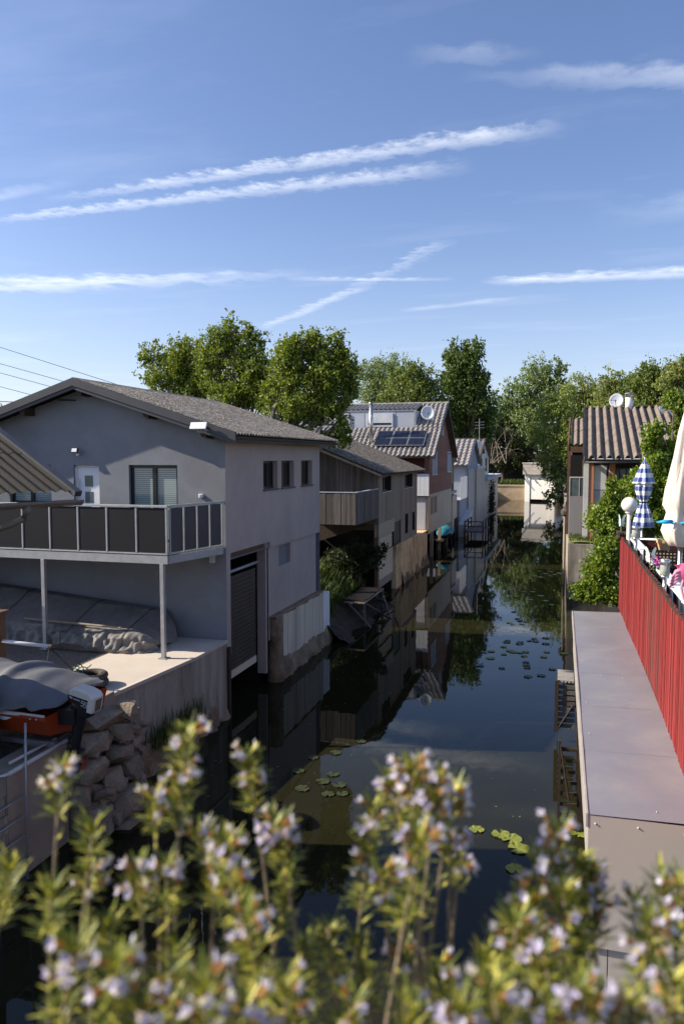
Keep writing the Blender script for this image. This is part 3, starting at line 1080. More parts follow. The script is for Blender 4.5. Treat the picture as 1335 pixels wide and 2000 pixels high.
# gate
gate = MB()
for k in range(44):
    z = .88 + k * .055
    gate.box(-7.99, -7.95 + (.012 if k % 2 else 0), 17.02, 19.05, z, z + .05)
gate_m = pmat('dark_shutter_slats', (.075, .058, .044), (.04, .031, .024), 1.2, 6, .6, .1, 40, stretch=(1, 3, .6))
go = gate.build('roller_gate', gate_m, house)
mb = MB()
mb.box(-8.0, -7.94, 17.0, 19.07, .68, .875)
mb.build('bottom_board', M['beige_panel'], go)
mb = MB()
mb.tube([(-7.93, 17.0, 3.42), (-7.93, 19.2, 3.44)], .045, 8)
mb.build('top_rail', M['galv'], go, smooth=True)
mb = MB()
mb.box(-7.95, -7.82, 16.80, 16.93, .1, 3.95)
mb.box(-7.97, -7.84, 16.96, 17.04, 1.5, 3.6)
mb.box(-7.93, -7.80, 16.94, 19.29, 3.80, 3.97)
mb.build('gate_frame', M['brown_wood'], house, bevel=.006)
# roof
ov, EX = .45, -7.16
RY0, RY1 = 16.08, 24.40
zroof = lambda x: 8.20 - .318 * abs(x - HXR)
for sgn, nm in ((1, 'roof_slope'), (-1, 'roof_slope')):
    mb = MB()
    xe = HXR + sgn * (EX - HXR)
    corr(mb, (xe, RY0, zroof(xe)), Y_, RY1 - RY0, (HXR - xe, 0, zroof(HXR) - zroof(xe)), .177, .030, 8, 3, .007)
    mb.build(nm, M['roof_old'], house, smooth=True)
mb = MB()
mb.prism([(HXR - .17, RY0 - .01, 8.16), (HXR, RY0 - .01, 8.245), (HXR + .17, RY0 - .01, 8.16), (HXR + .14, RY0 - .01, 8.13), (HXR, RY0 - .01, 8.20), (HXR - .14, RY0 - .01, 8.13)], (0, RY1 - RY0 + .02, 0))
mb.build('ridge_cap', M['roof_old'], house)
for sgn in (1, -1):
    mb = MB()
    xe = HXR + sgn * (EX - HXR)
    a, b = zroof(HXR) - .03, zroof(xe) - .03
    mb.prism([(HXR, RY0 - .03, a + .06), (xe, RY0 - .03, b + .06), (xe, RY0 - .03, b - .13), (HXR, RY0 - .03, a - .13)], (0, .028, 0))
    mb.prism([(HXR, RY0 - .004, a - .131), (xe, RY0 - .004, b - .131), (xe, RY0 - .004, b - .215), (HXR, RY0 - .004, a - .215)], (0, .03, 0))
    mb.build('bargeboard', M['dark_trim'], house)
    mb = MB()
    mb.prism([(HXR, RY0 + .027, a - .03), (xe, RY0 + .027, b - .03), (xe, RY0 + .027, b - .09), (HXR, RY0 + .027, a - .09)], (0, RY1 - RY0 - .1, 0))
    mb.build('soffit', M['dark_wood'], house)
mb = MB()
mb.box(EX - .10, EX - .06, RY0 + .05, RY1 - .03, zroof(EX) - .17, zroof(EX) - .045)
mb.build('eaves_board', M['dark_trim'], house)
for k in range(9):
    mb = MB()
    y = 16.75 + k * .92
    mb.prism([(HX1 + .003, y, zroof(HX1) - .12), (EX - .11, y, zroof(EX - .11) - .12), (EX - .11, y, zroof(EX - .11) - .19), (HX1 + .003, y, zroof(HX1) - .25)], (0, .09, 0))
    mb.build('rafter_tail', M['dark_wood'], house)
for x in (HXR + .12, -12.98, -9.50, -8.0):
    mb = MB()
    mb.box(x - .07, x + .07, RY0 + .06, HY0 - .003, zroof(x) - .36, zroof(x) - .18)
    mb.build('purlin_end', M['dark_wood'], house)
# windows and door
window(house, (-10.24, HY0, 4.20), X_, 1.33, 1.91, Y_, .15, .075, 2)
window(house, (-13.75, HY0, 5.1), X_, 1.26, 1.01, Y_, .15, .075, 2)
for a, b in sw:
    window(house, (HX1, a, 5.43), Y_, b - a, .77, -X_, .20, .06, 1, pmat_='glass', sill='dark_trim')
mb = MB()
mb.box(-11.80, -11.10, HY0 + .10, HY0 + .15, 4.16, 6.04)
door = mb.build('door', M['white'], house, bevel=.004)
mb = MB()
mb.box(-11.82, -11.08, HY0 + .085, HY0 + .152, 6.043, 6.098)
mb.box(-11.818, -11.775, HY0 + .06, HY0 + .0985, 4.16, 6.04)
mb.build('door_frame', M['white'], door)
for z in (5.70, 5.29):
    mb = MB()
    mb.box(-11.56, -11.33, HY0 + .093, HY0 + .099, z - .14, z + .14)
    mb.build('glass_pane', M['door_glass'], door)
mb = MB()
mb.tube([(-11.74, HY0 + .04, 5.0), (-11.74, HY0 + .04, 5.75)], .014, 7)
mb.build('handle', M['steel'], door)
# balcony
BX0, BX1, BY0, BY1 = -15.0, -8.12, 14.58, 16.545
BS = Vector((-7.70, BY1, 0)) - Vector((BX1, BY0, 0))      # the end of the balcony runs parallel to the canal wall below
BSL = BS.length - .01
bs = BS.normalized()
bo = Vector((bs.y, -bs.x, 0))
BO = Vector((BX1, BY0, 0))
mb = MB()
mb.prism([(BX0, BY0 + .062, 4.10), (BX1 - .03, BY0 + .062, 4.10), (BX1 - .03 + BS.x, BY1, 4.10), (BX0, BY1, 4.10)], (0, 0, .07))
mb.build('balcony_deck', M['dark_trim'], house)
mb = MB()
mb.box(BX0, BX1, BY0, BY0 + .06, 3.99, 4.165)
mb.fbox(BO, bs, Z_, bo, (.062, BSL), (3.99, 4.165), (-.06, .0))
mb.fbox(BO, bs, Z_, bo, (BSL - .3, BSL - .2), (3.80, 3.985), (-.2, -.1))
mb.build('balcony_beam', M['galv'], house)
mb = MB()
mb.box(BX0, BX1 + .02, BY0 - .01, BY0 + .05, 5.215, 5.265)
mb.fbox(BO, bs, Z_, bo, (.055, BSL), (5.215, 5.265), (-.03, .02))
mb.box(BX0, BX1 + .005, BY0 + .005, BY0 + .035, 4.185, 4.215)
mb.fbox(BO, bs, Z_, bo, (.040, BSL), (4.185, 4.215), (-.02, .01))
px_ = [BX1 - .02 - .735 * k for k in range(10)]
for x in px_:
    mb.box(x - .02, x + .02, BY0, BY0 + .04, 4.216, 5.214)
ys = [.10 + (BSL - .16) * k / 4 for k in range(5)]
for y in ys:
    mb.fbox(BO, bs, Z_, bo, (y - .017, y + .017), (4.216, 5.214), (-.02, .012))
mb.build('railing', M['galv'], house, bevel=.004)
for k in range(9):
    mb = MB()
    mb.box(px_[k + 1] + .035, px_[k] - .035, BY0 + .012, BY0 + .024, 4.235, 5.20)
    mb.build('railing_panel', M['panel_dark'], house)
for k in range(4):
    mb = MB()
    mb.fbox(BO, bs, Z_, bo, (ys[k] + .03, ys[k + 1] - .03), (4.235, 5.20), (-.012, -.002))
    mb.build('railing_panel', M['panel_side'], house)
for x in (-8.27, -11.30):
    mb = MB()
    mb.box(x - .045, x + .045, BY0 - .0, BY0 + .09, 1.92, 3.988)
    mb.box(x - .10, x + .10, BY0 - .06, BY0 + .15, 1.902, 1.918)
    mb.build('balcony_post', M['galv'], house, bevel=.006)
# plinth
mb = MB()
for k in range(10):
    y0 = 20.1 + k * .38
    mb.box(-7.85, -7.545 + (.012 if k % 2 else 0), y0, y0 + .377, .48, 1.80 - .02 * (k % 3))
mb.build('plinth', M['plinth'], house, bevel=.006)
mb = MB()
mb.box(-7.9, -7.535, 23.92, 24.62, .35, 1.72)
mb.build('plinth_end', M['white'], house, bevel=.006)
mb = MB()


def rough_base(i, j):
    y = 19.7 + 5.1 * i
    x = -7.72 + .30 * min(1, j * 1.6) + .05 * math.sin(5 * y) * j + .03 * math.sin(14 * y + 6 * j)
    return (x, y, .56 - .05 * math.sin(3 * y) - .95 * max(0, j - .35) / .65 * 1.0 if j > .35 else .56 - .05 * math.sin(3 * y))


mb.grid(rough_base, 44, 10)
mb.box(-7.95, -7.6, 24.6, 24.85, -.4, .4)
mb.build('rough_footing', M['rough_conc'], house, smooth=True)
mb = MB()
mb.tube([(-7.62, 19.72, -.4), (-7.62, 19.72, .5), (-7.60, 19.70, 1.2), (-7.60, 19.70, 1.86)], [.25, .22, .2, .21], 14)
mb.build('gate_pillar', M['rough_conc'], house, smooth=True)
mb = MB()
mb.box(-7.95, -7.52, 19.48, 23.9, 1.822, 1.87)
mb.build('plinth_ledge', M['rough_conc'], house, bevel=.01)

# attached things
t = thing('floodlight', 'small black floodlight on the grey wall above the white door', 'floodlight', (-11.66, 16.54, 6.4))
mb = MB()
mb.fbox((-11.66, 16.40, 6.47), X_, Vector((0, .3, .954)), Vector((0, .954, -.3)), (-.09, .09), (-.065, .065), (-.025, .025))
mb.build('housing', M['frame_dark'], t, bevel=.006)
mb = MB()
mb.fbox((-11.66, 16.40, 6.47), X_, Vector((0, .3, .954)), Vector((0, .954, -.3)), (-.07, .07), (-.045, .045), (-.031, -.0255))
mb.build('lens', M['pvc'], t)
mb = MB()
mb.tube([(-11.62, 16.42, 6.40), (-11.62, 16.46, 6.37), (-11.62, 16.545, 6.37)], .016, 6)
mb.lathe((-11.62, 16.44, 6.33), [(.02, 0), (.028, .02), (.02, .05)], 10)
mb.build('bracket', M['white'], t)

t = thing('gable_lamp_box', 'white rectangular box lamp fixed under the right end of the gable', 'lamp', (-8.0, 16.1, 6.9))
mb = MB()
mb.fbox((-8.02, 15.93, 7.02), X_, Vector((0, .45, .893)), Vector((0, .893, -.45)), (-.20, .20), (-.085, .085), (-.022, .022))
mb.build('housing', M['white'], t, bevel=.006)
mb = MB()
for k in range(26):
    a = random.uniform(-.08, .17)
    mb.tube([(-8.02 + a, 15.97, 6.945), (-8.02 + a + random.uniform(-.04, .04), 15.95 + random.uniform(-.03, .06), 6.945 - random.uniform(.03, .10))], .004, 4)
mb.build('bird_spikes', M['galv'], t)
mb = MB()
mb.tube([(-7.86, 15.97, 6.98), (-7.86, 16.05, 6.98)], .03, 8)
mb.build('bracket', M['frame_dark'], t)

mb = MB()
mb.box(-8.32, -8.22, 16.47, 16.546, 5.33, 5.42)
mb.box(-8.30, -8.26, 16.44, 16.469, 5.35, 5.41)
tag(mb.build('wall_socket', M['white'], loc=(-8.27, 16.5, 5.33), bevel=.005), 'small white outdoor socket on the grey wall above the railing corner', 'socket')

# ------------------------------------------------------------------ terrace things
t = thing('covered_boat', 'long boat wrapped in dusty grey tarpaulin under the balcony', 'covered boat', (-11.5, 15.6, 1.88))
mb = MB()


def bigtarp(i, j):
    x = -15.2 + 6.45 * i
    e = 1.0 if i < .9 else math.sqrt(max(0, 1 - ((i - .9) / .1) ** 2))
    ridge = (2.98 - .075 * (x + 13.7)) * e + 1.95 * (1 - e)
    keys = [(0, 14.72, 1.89), (.10, 14.66, 2.02), (.26, 14.80, 2.26), (.36, 15.0, 2.36), (.78, 16.1, 1.0), (.9, 16.42, 1.0), (1, 16.46, 1.9)]
    for a, b in zip(keys, keys[1:]):
        if a[0] <= j <= b[0]:
            f = (j - a[0]) / (b[0] - a[0])
            f = f * f * (3 - 2 * f)
            za = a[2] if a[2] != 1.0 else ridge
            zb = b[2] if b[2] != 1.0 else ridge
            y, z = a[1] + (b[1] - a[1]) * f, za + (zb - za) * f
            break
    low = max(0, 1 - abs(j - .18) / .22)
    z = 1.89 + (z - 1.89) * (.35 + .65 * e) * (1 - .10 * max(0, (i - .3)))
    y = 15.6 + (y - 15.6) * (.55 + .45 * e)
    cr = .8 * math.sin(4.3 * x + 14 * j + 2.2 * math.sin(1.9 * x + 3)) + .7 * math.sin(11.3 * x - 23 * j + 2.6 * math.sin(2.7 * x + 9 * j)) + .5 * math.sin(23 * x + 31 * j + 2 * math.sin(5 * x)) + .3 * math.sin(41 * x - 19 * j)
    y += -.042 * cr * (low + .12) - .10 * low * math.sin(1.7 * x + .6)
    z += .045 * cr * (low * .8 + .10) * (1 if j > .06 else 0)
    z += .05 * low * math.sin(2.3 * x + 1)
    return (x, y, max(1.885, z))


mb.grid(bigtarp, 190, 64)
mb.build('tarpaulin', M['tarp_old'], t, smooth=True)
for x in (-12.9, -10.9, -9.45):
    mb = MB()
    pts = [bigtarp((x + 15.2) / 6.45, j / 40) for j in range(37)]
    mb.tube([(p[0], p[1] - .006, p[2] + .01) for p in pts], .007, 5)
    mb.build('lashing', M['rope'], t)
mb = MB()
mb.tube([(-12.2, 15.05, 2.47), (-9.55, 14.98, 2.42)], .026, 7)
tag(mb.build('wooden_batten', M['grey_wood_light'], loc=(-10.9, 14.94, 2.4)), 'pale wooden pole lying along the side of the big grey tarpaulin', 'pole')

# orange boat
boat = thing('motorboat', 'orange red boat under a grey blue cover on a trailer frame', 'boat', (-9.4, 10.6, 1.6))
mb = MB()
secs = []
for i in range(9):
    f = i / 8
    x = -7.62 - 4.2 * f
    b = .78 * (1 - f ** 3.0) + .04
    zk = 1.80 + .25 * f ** 2
    zg = 2.26 + .12 * f
    yc = 10.62
    zc = zk + .13
    bc = b * .86
    secs.append([(x, yc - b, zg), (x - .0, yc - b - .03, zg - .05), (x, yc - bc, zc), (x, yc, zk), (x, yc + bc, zc), (x, yc + b + .03, zg - .05), (x, yc + b, zg)])
k = 7
vs = [p for s_ in secs for p in s_]
fs = [(i * k + j, i * k + j + 1, (i + 1) * k + j + 1, (i + 1) * k + j) for i in range(8) for j in range(k - 1)]
fs.append(tuple(range(k)))
mb.add(vs, fs)
mb.build('hull', M['orange_hull'], boat)
mb = MB()
mb.tube([(-7.64, 9.80, 2.27), (-8.9, 9.80, 2.30), (-10.2, 9.93, 2.33)], .022, 7)
mb.build('gunwale_trim', M['pale_metal'], boat, smooth=True)
mb = MB()
mb.prism([(-8.05, 9.795, 2.272), (-9.0, 9.80, 2.30), (-9.0, 9.785, 2.19), (-8.35, 9.785, 2.16)], (0, -.006, 0))
mb.build('white_flash', M['white'], boat)
mb = MB()
for dx in (0, .11):
    mb.lathe((-7.86 + dx, 9.75, 2.215), [(.012, 0), (.022, .015), (.012, .03)], 10)
mb.build('deck_fitting', M['steel'], boat, smooth=True)
mb = MB()


def cover(i, j):
    x = -12.0 + 4.42 * i
    c = math.cos(math.pi * j)
    top = 2.78 - .05 * i - .42 * max(0, (i - .82) / .18) ** 1.5
    hem = 2.31 + .03 * math.sin(5 * x) + .14 * max(0, (i - .82) / .18)
    tent = 1 - abs(2 * j - 1) ** 1.6
    z = hem + (top - hem) * tent
    fold = math.sin(5.2 * x + 4.5 * j) + .7 * math.sin(9.3 * x - 7 * j + 1.3 * math.sin(3 * x)) + .35 * math.sin(21 * x + 9 * j)
    w = max(0, 1 - abs(2 * j - 1) * .7)
    fold += 1.3 * (1 - 2 * abs(math.sin(3.1 * x + 2.2 * j + .8 * math.sin(4 * x)))) * (1 - w * .6) + .9 * (1 - 2 * abs(math.sin(5.7 * x - 4.1 * j))) * (1 - w)
    z += .022 * fold * (1 - .5 * w) + .10 * math.exp(-((x + 8.7) / .12) ** 2) * tent - .05 * math.sin(3.0 * x + 2) * tent
    y = 10.62 - .90 * math.copysign(abs(c) ** .9, c) * (1 - .25 * max(0, (i - .9) / .1)) + .028 * fold * (1 - tent)
    return (x + .05 * math.sin(9 * j), y, z)


mb.grid(cover, 90, 48)
mb.build('cover', M['tarp'], boat, smooth=True, solid=.006)
mb = MB()
mb.box(-11.5, -7.7, 10.1, 10.18, 1.66, 1.74)
mb.box(-11.5, -7.7, 11.05, 11.13, 1.66, 1.74)
mb.box(-7.92, -7.84, 9.95, 11.25, 1.60, 1.66)
mb.tube([(-8.05, 9.86, 1.56), (-8.05, 9.86, 1.85)], .03, 8)
mb.build('trailer_frame', M['galv'], boat)

# outboard motor
mot = thing('outboard_motor', 'tilted outboard motor with cream cowl and black leg on the orange boat', 'outboard motor', (-7.3, 10.2, 1.4))
mu = Vector((.93, -.05, -.20)).normalized()          # along the cowl
mv = Vector((.19, .0, .98)).normalized()
mn = mu.cross(mv).normalized()                        # toward the camera or away
if mn.y > 0:
    mn = -mn
Om = Vector((-7.20, 10.25, 2.47))
mb = MB()
nseg = 14
prof = [(-.25, -.03), (-.23, .10), (-.17, .155), (.02, .165), (.17, .15), (.235, .09), (.245, -.09), (.235, -.165), (.13, -.165), (-.10, -.11), (-.22, -.07)]
for (w0, w1, sc) in ((-.15, -.11, .90), (-.11, .11, 1.0), (.11, .15, .90)):
    a = [Om + mu * (p[0] * (sc if w0 < 0 and w0 < -.12 else 1)) + mv * (p[1] * (sc if w0 < -.12 else 1)) + mn * w0 for p in prof]
    b = [Om + mu * (p[0] * (sc if w1 > .12 else 1)) + mv * (p[1] * (sc if w1 > .12 else 1)) + mn * w1 for p in prof]
    n = len(prof)
    fs = [(i, (i + 1) % n, n + (i + 1) % n, n + i) for i in range(n)]
    if w0 < -.12:
        fs.append(tuple(range(n))[::-1])
    if w1 > .12:
        fs.append(tuple(range(n, 2 * n)))
    mb.add(a + b, fs)
mb.build('cowl', M['motor_white'], mot, bevel=.012)
mb = MB()
lab = [(-.235, .035), (.15, .045), (.15, -.145), (.10, -.14), (-.10, -.085), (-.215, -.05)]
mb.prism([Om + mu * p[0] + mv * p[1] + mn * .151 for p in lab], mn * .003)
lb = mb.build('cowl_label', M['motor_black'], mot)
mb = MB()
mb.prism([Om + mu * p[0] + mv * p[1] + mn * .1545 for p in ((-.21, .02), (-.13, .012), (-.145, -.015), (-.18, -.01))], mn * .002)


def digit5(u0, v0, s):
    for (a, b, c, d) in ((0, 1, .88, 1), (0, .2, .5, .88), (.2, 1, .5, .62), (.8, 1, .12, .5), (0, .8, 0, .12)):
        mb.fbox(Om, mu, mv, mn, (u0 + a * s * .6, u0 + b * s * .6), (v0 + c * s, v0 + d * s), (.1545, .1565))


digit5(.035, -.075, .09)
digit5(.095, -.080, .09)
for k in range(7):
    mb.fbox(Om, mu, mv, mn, (-.115 + k * .018, -.103 + k * .018), (-.012, .008), (.1545, .1565))
mb.build('lettering', M['pvc'], lb)
mb = MB()
mb.fbox(Om, mu, mv, mn, (.246, .251), (-.13, .06), (-.07, .07))
mb.build('rear_grille', M['gutter'], mot)
mb = MB()
mb.fbox(Om, mu, mv, mn, (-.19, .14), (-.28, -.155), (-.10, .10))
leg0 = Om + mu * -.05 - mv * .27
mb.tube([leg0, leg0 + Vector((-.05, -.01, -.25)), leg0 + Vector((-.09, -.02, -.52)), leg0 + Vector((-.10, -.02, -.72))], [.105, .09, .075, .06], 10)
mb.fbox(leg0 + Vector((-.10, -.02, -.62)), X_, Z_, Y_, (-.13, .13), (-.015, .015), (-.07, .07))
mb.fbox(leg0 + Vector((-.10, -.02, -.86)), X_, Z_, Y_, (-.06, .05), (-.12, .12), (-.015, .015))
mb.tube([leg0 + Vector((-.20, -.02, -.80)), leg0 + Vector((.02, -.02, -.80))], [.02, .055], 10)
mb.box(-7.62, -7.32, 10.1, 10.4, 2.05, 2.3)
mb.build('leg', M['motor_black'], mot, bevel=.008)
mb = MB()
pc = leg0 + Vector((.05, -.02, -.80))
for k in range(3):
    a = 2.1 * k + .4
    d = Vector((0, math.cos(a), math.sin(a)))
    e = Vector((.35, -math.sin(a), math.cos(a))).normalized()
    mb.prism([pc + d * .02 - e * .02, pc + d * .06 - e * .05, pc + d * .11 - e * .03, pc + d * .11 + e * .03, pc + d * .06 + e * .05, pc + d * .02 + e * .02], (.006, 0, 0))
mb.tube([pc - X_ * .03, pc + X_ * .05], [.035, .02], 10)
mb.build('propeller', M['rust_red'], mot)

# davit with ropes, tyre, concrete block
t = thing('davit_arm', 'white horizontal davit pole with hanging ropes over the orange boat', 'davit', (-10.3, 12.0, 1.88))
mb = MB()
mb.tube([(-10.9, 12.0, 2.79), (-9.2, 12.0, 2.74)], .036, 10)
mb.build('pole', M['white'], t, smooth=True)
mb = MB()
mb.tube([(-9.2, 12.0, 2.74), (-9.14, 12.0, 2.735)], .042, 10)
mb.build('end_cap', M['rubber'], t)
for pts in ([(-9.2, 12.0, 2.72), (-8.9, 11.5, 2.4), (-8.62, 11.0, 2.08)], [(-9.16, 12.0, 2.72), (-8.9, 12.2, 2.3), (-8.62, 12.4, 1.92)], [(-9.2, 12.0, 2.72), (-8.75, 12.1, 2.3), (-8.35, 12.2, 1.95)]):
    mb = MB()
    mb.tube(pts, .006, 5)
    mb.build('rope', M['rope'], t)
mb = MB()
mb.box(-10.62, -10.24, 11.9, 12.1, 1.88, 3.3)
mb.box(-10.66, -10.18, 11.86, 12.14, 3.301, 3.36)
tag(mb.build('brown_post', M['brown_wood'], loc=(-10.4, 12, 1.88), bevel=.01), 'brown timber post with a flat cap at the left edge', 'post')

t = thing('old_tyre', 'old tyre full of soil with green netting on the terrace edge', 'tyre', (-8.62, 12.45, 1.9))
mb = MB()
for (z, rr) in ((1.97, .26), (2.10, .25)):
    def tor(i, j, z=z, rr=rr):
        a, b = 2 * math.pi * i, 2 * math.pi * j
        q = rr + .075 * math.cos(b)
        return (-8.62 + q * math.cos(a), 12.45 + q * math.sin(a), z + .068 * math.sin(b))
    mb.grid(tor, 28, 10)
mb.build('casing', M['rubber'], t, smooth=True)
mb = MB()
mb.lathe((-8.62, 12.45, 2.0), [(.01, .03), (.19, .05), (.2, .0)], 16)
mb.build('soil', M['soil'], t)
mb = MB()
p = Vector((-8.80, 12.36, 2.18))
for k in range(16):
    q = p + Vector((random.uniform(-.14, .14), random.uniform(-.12, .12), random.uniform(-.02, .08)))
    mb.tube(limb(q, q + Vector((random.uniform(-.2, .2), random.uniform(-.15, .15), random.uniform(-.05, .08))), .5), .010, 5)
mb.build('netting', M['net'], t)
mb = MB()
mb.box(-8.42, -7.78, 11.58, 11.95, 1.722, 2.02)
tag(mb.build('concrete_block', M['concrete'], loc=(-8.1, 11.75, 1.72), bevel=.012), 'tan concrete block between the outboard motor and terrace wall', 'concrete block')

# ------------------------------------------------------------------ little shed, left edge
sh = thing('lean_to_shed', 'olive corrugated roof corner with gutter and downpipe at left edge', 'shed', (-10.5, 8.0, 1.5))
E0 = Vector((-6.98, 9.70, 5.80))                      # far eave corner
ed = Vector((-.30, -.954, 0)).normalized()            # eave runs back to the camera side
up_ = Vector((-.954, .30, 0)).normalized() * 2.3 + Vector((0, 0, 1.12))
mb = MB()
corr(mb, E0 + ed * 3.0, -ed, 3.0, up_, .177, .018, 8, 2, .006)
mb.build('roof', M['shed_roof'], sh, smooth=True)
mb = MB()
nrm = (-ed).cross(up_).normalized()
if nrm.z < 0:
    nrm = -nrm
mb.fbox(E0, up_.normalized(), -ed, nrm, (-.12, up_.length), (-.02, .10), (-.03, .055))
mb.build('bargeboard', M['dark_trim'], sh)
mb = MB()
g0 = E0 - up_.normalized() * .10 + Vector((0, 0, -.085))
na = 9


def gut(i, j):
    a = math.pi * (1 + j)
    c = g0 + ed * (-.10 + 3.1 * i)
    return c + (-up_).cross(Z_).cross(Z_).normalized() * 0 + Vector((.954, -.30, 0)) * (.078 * math.cos(a)) + Z_ * (.078 * math.sin(a))


mb.grid(gut, 6, na)
for k in (.02, .4, 1.1, 2.0):
    mb.tube([gut(k / 3.1, j / 8) + Vector((0, 0, -.004)) for j in range(9)], .008, 5)
mb.build('gutter', M['gutter'], sh, smooth=True, solid=.006)
mb = MB()
d0 = g0 + ed * .80 + Vector((0, 0, -.05))
mb.tube([d0, d0 - Z_ * .10, d0 - Z_ * .17 + ed * .02 - X_ * .03, d0 - Z_ * .24 + ed * .06 - X_ * .14, d0 - Z_ * .46 - X_ * .72 + ed * .2, d0 - Z_ * .62 - X_ * 1.25 + ed * .3], [.075, .052, .05, .05, .05, .05], 12)
mb.build('downpipe', M['gutter'], sh, smooth=True)
wa = E0 - Vector((.954, -.30, 0)) * 1.3
mb = MB()
mb.prism([(wa + ed * .5) * 1, wa + ed * 3, wa + ed * 3 - X_ * 1.2 + Y_ * .4, wa + ed * .5 - X_ * 1.2 + Y_ * .4], (0, 0, .001))
mb.v = [(v[0], v[1], 1.5) if i < 4 else (v[0], v[1], 5.95) for i, v in enumerate(mb.v)]
mb.build('wall', M['dark_wood'], sh)

nb_ = thing('neighbour_house', 'plain neighbouring house standing left of the gravel yard', 'house', (-20, 15.5, 1.5))  # added out of view to shade the tarpaulin and the terrace
mb = MB()
mb.prism([(-23, 11.9, 1.5), (-17.2, 11.9, 1.5), (-17.2, 11.9, 6.6), (-20.1, 11.9, 8.3), (-23, 11.9, 6.6)], (0, 6.5, 0))
mb.build('wall', M['offwhite'], nb_)
mb = MB()
mb.prism([(-16.8, 11.6, 6.55), (-20.1, 11.6, 8.5), (-23.4, 11.6, 6.55), (-23.4, 11.6, 6.42), (-20.1, 11.6, 8.36), (-16.8, 11.6, 6.42)], (0, 7.1, 0))
mb.build('roof', M['tile_dark'], nb_)

# ------------------------------------------------------------------ wires
wires = [((0, 678), (232, 752), 40, .016), ((0, 710), (160, 755), 40, .016), ((0, 728), (132, 764), 40, .016), ((0, 755), (95, 780), 40, .016)]
names = ['topmost', 'second highest', 'third highest', 'lowest thin']
for (a, b, Y, r), nm in zip(wires, names):
    A, B = at(*a, Y), at(*b, Y)
    A2 = A + (A - B) * 6
    B2 = B + (B - A) * .8
    pts = []
    for k in range(13):
        f = k / 12
        pts.append(A2.lerp(B2, f) - Z_ * (.9 * 4 * f * (1 - f)) * 0)
    mb = MB()
    mb.tube(pts, r, 5)
    tag(mb.build('power_line', M['frame_dark'], loc=tuple(B2)), nm + ' of the thin power lines above the grey gable', 'power line', 'power lines over the left roof')
A, B = at(-40, 782, 19), Vector((HXR - .25, 16.54, 7.72))
mb = MB()
mb.tube([A + (A - B) * 2, A, A.lerp(B, .5) - Z_ * .05, B + Vector((-.5, 0, .02)), B], .018, 6)
tag(mb.build('supply_cable', M['frame_dark'], loc=tuple(B)), 'thick black supply cable running into the grey gable top', 'cable')

# ================================================================== TIMBER BOATHOUSE
WX = -7.5
wh = thing('timber_boathouse', 'silvered timber boathouse with vertical boards and a boarded balcony box', 'boathouse', (-9.5, 36, 1.5))
wy0, wy1 = 31.65, 40.85
wzr = lambda x: 5.50 + .40 * (WX - x)                 # roof underside rising to the left
mb = MB()
facade(mb, (WX - .03, wy0, 2.1), Y_, Z_, wy1 - wy0, 3.42, [(.82, 2.66, 2.67, 3.35), (5.77, 7.84, 2.66, 3.35), (5.9, 6.74, .32, 1.33), (7.8, 8.59, .31, 1.29), (3.33, 4.83, .08, 1.13), (-.0, 3.32, 0, .7)], .2, -X_)
mb.quad((-13.5, wy0 + .03, 1.5), (WX - .03, wy0 + .03, 3.5), (WX - .03, wy0 + .03, wzr(WX)), (-12.2, wy0 + .03, wzr(-12.2)), (-13.5, wy0 + .03, wzr(-12.2) - .4))
mb.quad((-13.5, wy1, 1.5), (WX - .03, wy1, 2.1), (WX - .03, wy1, wzr(WX)), (-12.2, wy1, wzr(-12.2)), (-13.5, wy1, wzr(-12.2) - .4))
mb.build('wall', M['dark_wood'], wh)
mb = MB()


def side_boards(a, b, z0, z1):
    boards(mb, (WX - .028, wy0 + a, z0), Y_, Z_, X_, b - a, z1 - z0, .19, .006, .024)


for (a, b, z0, z1) in ((0, .82, 3.45, 5.52), (.82, 2.66, 3.45, 4.77), (.82, 2.66, 5.45, 5.52), (2.66, 3.33, 2.95, 5.52), (3.33, 4.83, 3.23, 5.52), (4.83, 5.77, 2.1, 5.52), (5.77, 5.9, 2.1, 4.76), (5.9, 6.74, 3.43, 4.76), (5.9, 6.74, 2.1, 2.42), (6.74, 7.8, 2.1, 4.76), (7.8, 7.84, 3.39, 4.76), (5.77, 7.84, 5.45, 5.52), (7.84, 8.59, 3.39, 5.52), (7.8, 8.59, 2.1, 2.41), (8.59, 9.2, 2.1, 5.52)):
    side_boards(a, b, z0, z1)
mb.build('side_cladding', M['grey_wood_light'], wh)
mb = MB()
boards(mb, (-12.2, wy0 + .026, 3.4), X_, Z_, -Y_, 4.72, 3, .15, .006, .024, top=lambda u: wzr(-12.2 + u) - 3.4)
mb.build('gable_cladding', M['grey_wood'], wh)
for (a, b, c, d, lv) in ((.82, 2.66, 2.67, 3.35, 2), (5.77, 7.84, 2.66, 3.35, 2), (5.9, 6.74, .32, 1.33, 1), (7.8, 8.59, .31, 1.29, 1)):
    window(wh, (WX - .03, wy0 + a, 2.1 + c), Y_, b - a, d - c, -X_, .18, .06, lv, 'frame_dark', 'glass', 'offwhite' if c > 2 else None)
mb = MB()
mb.box(WX - .10, WX - .06, wy0 + 3.34, wy0 + 4.82, 2.19, 3.22)
mb.build('dark_hatch', M['panel_side'], wh)
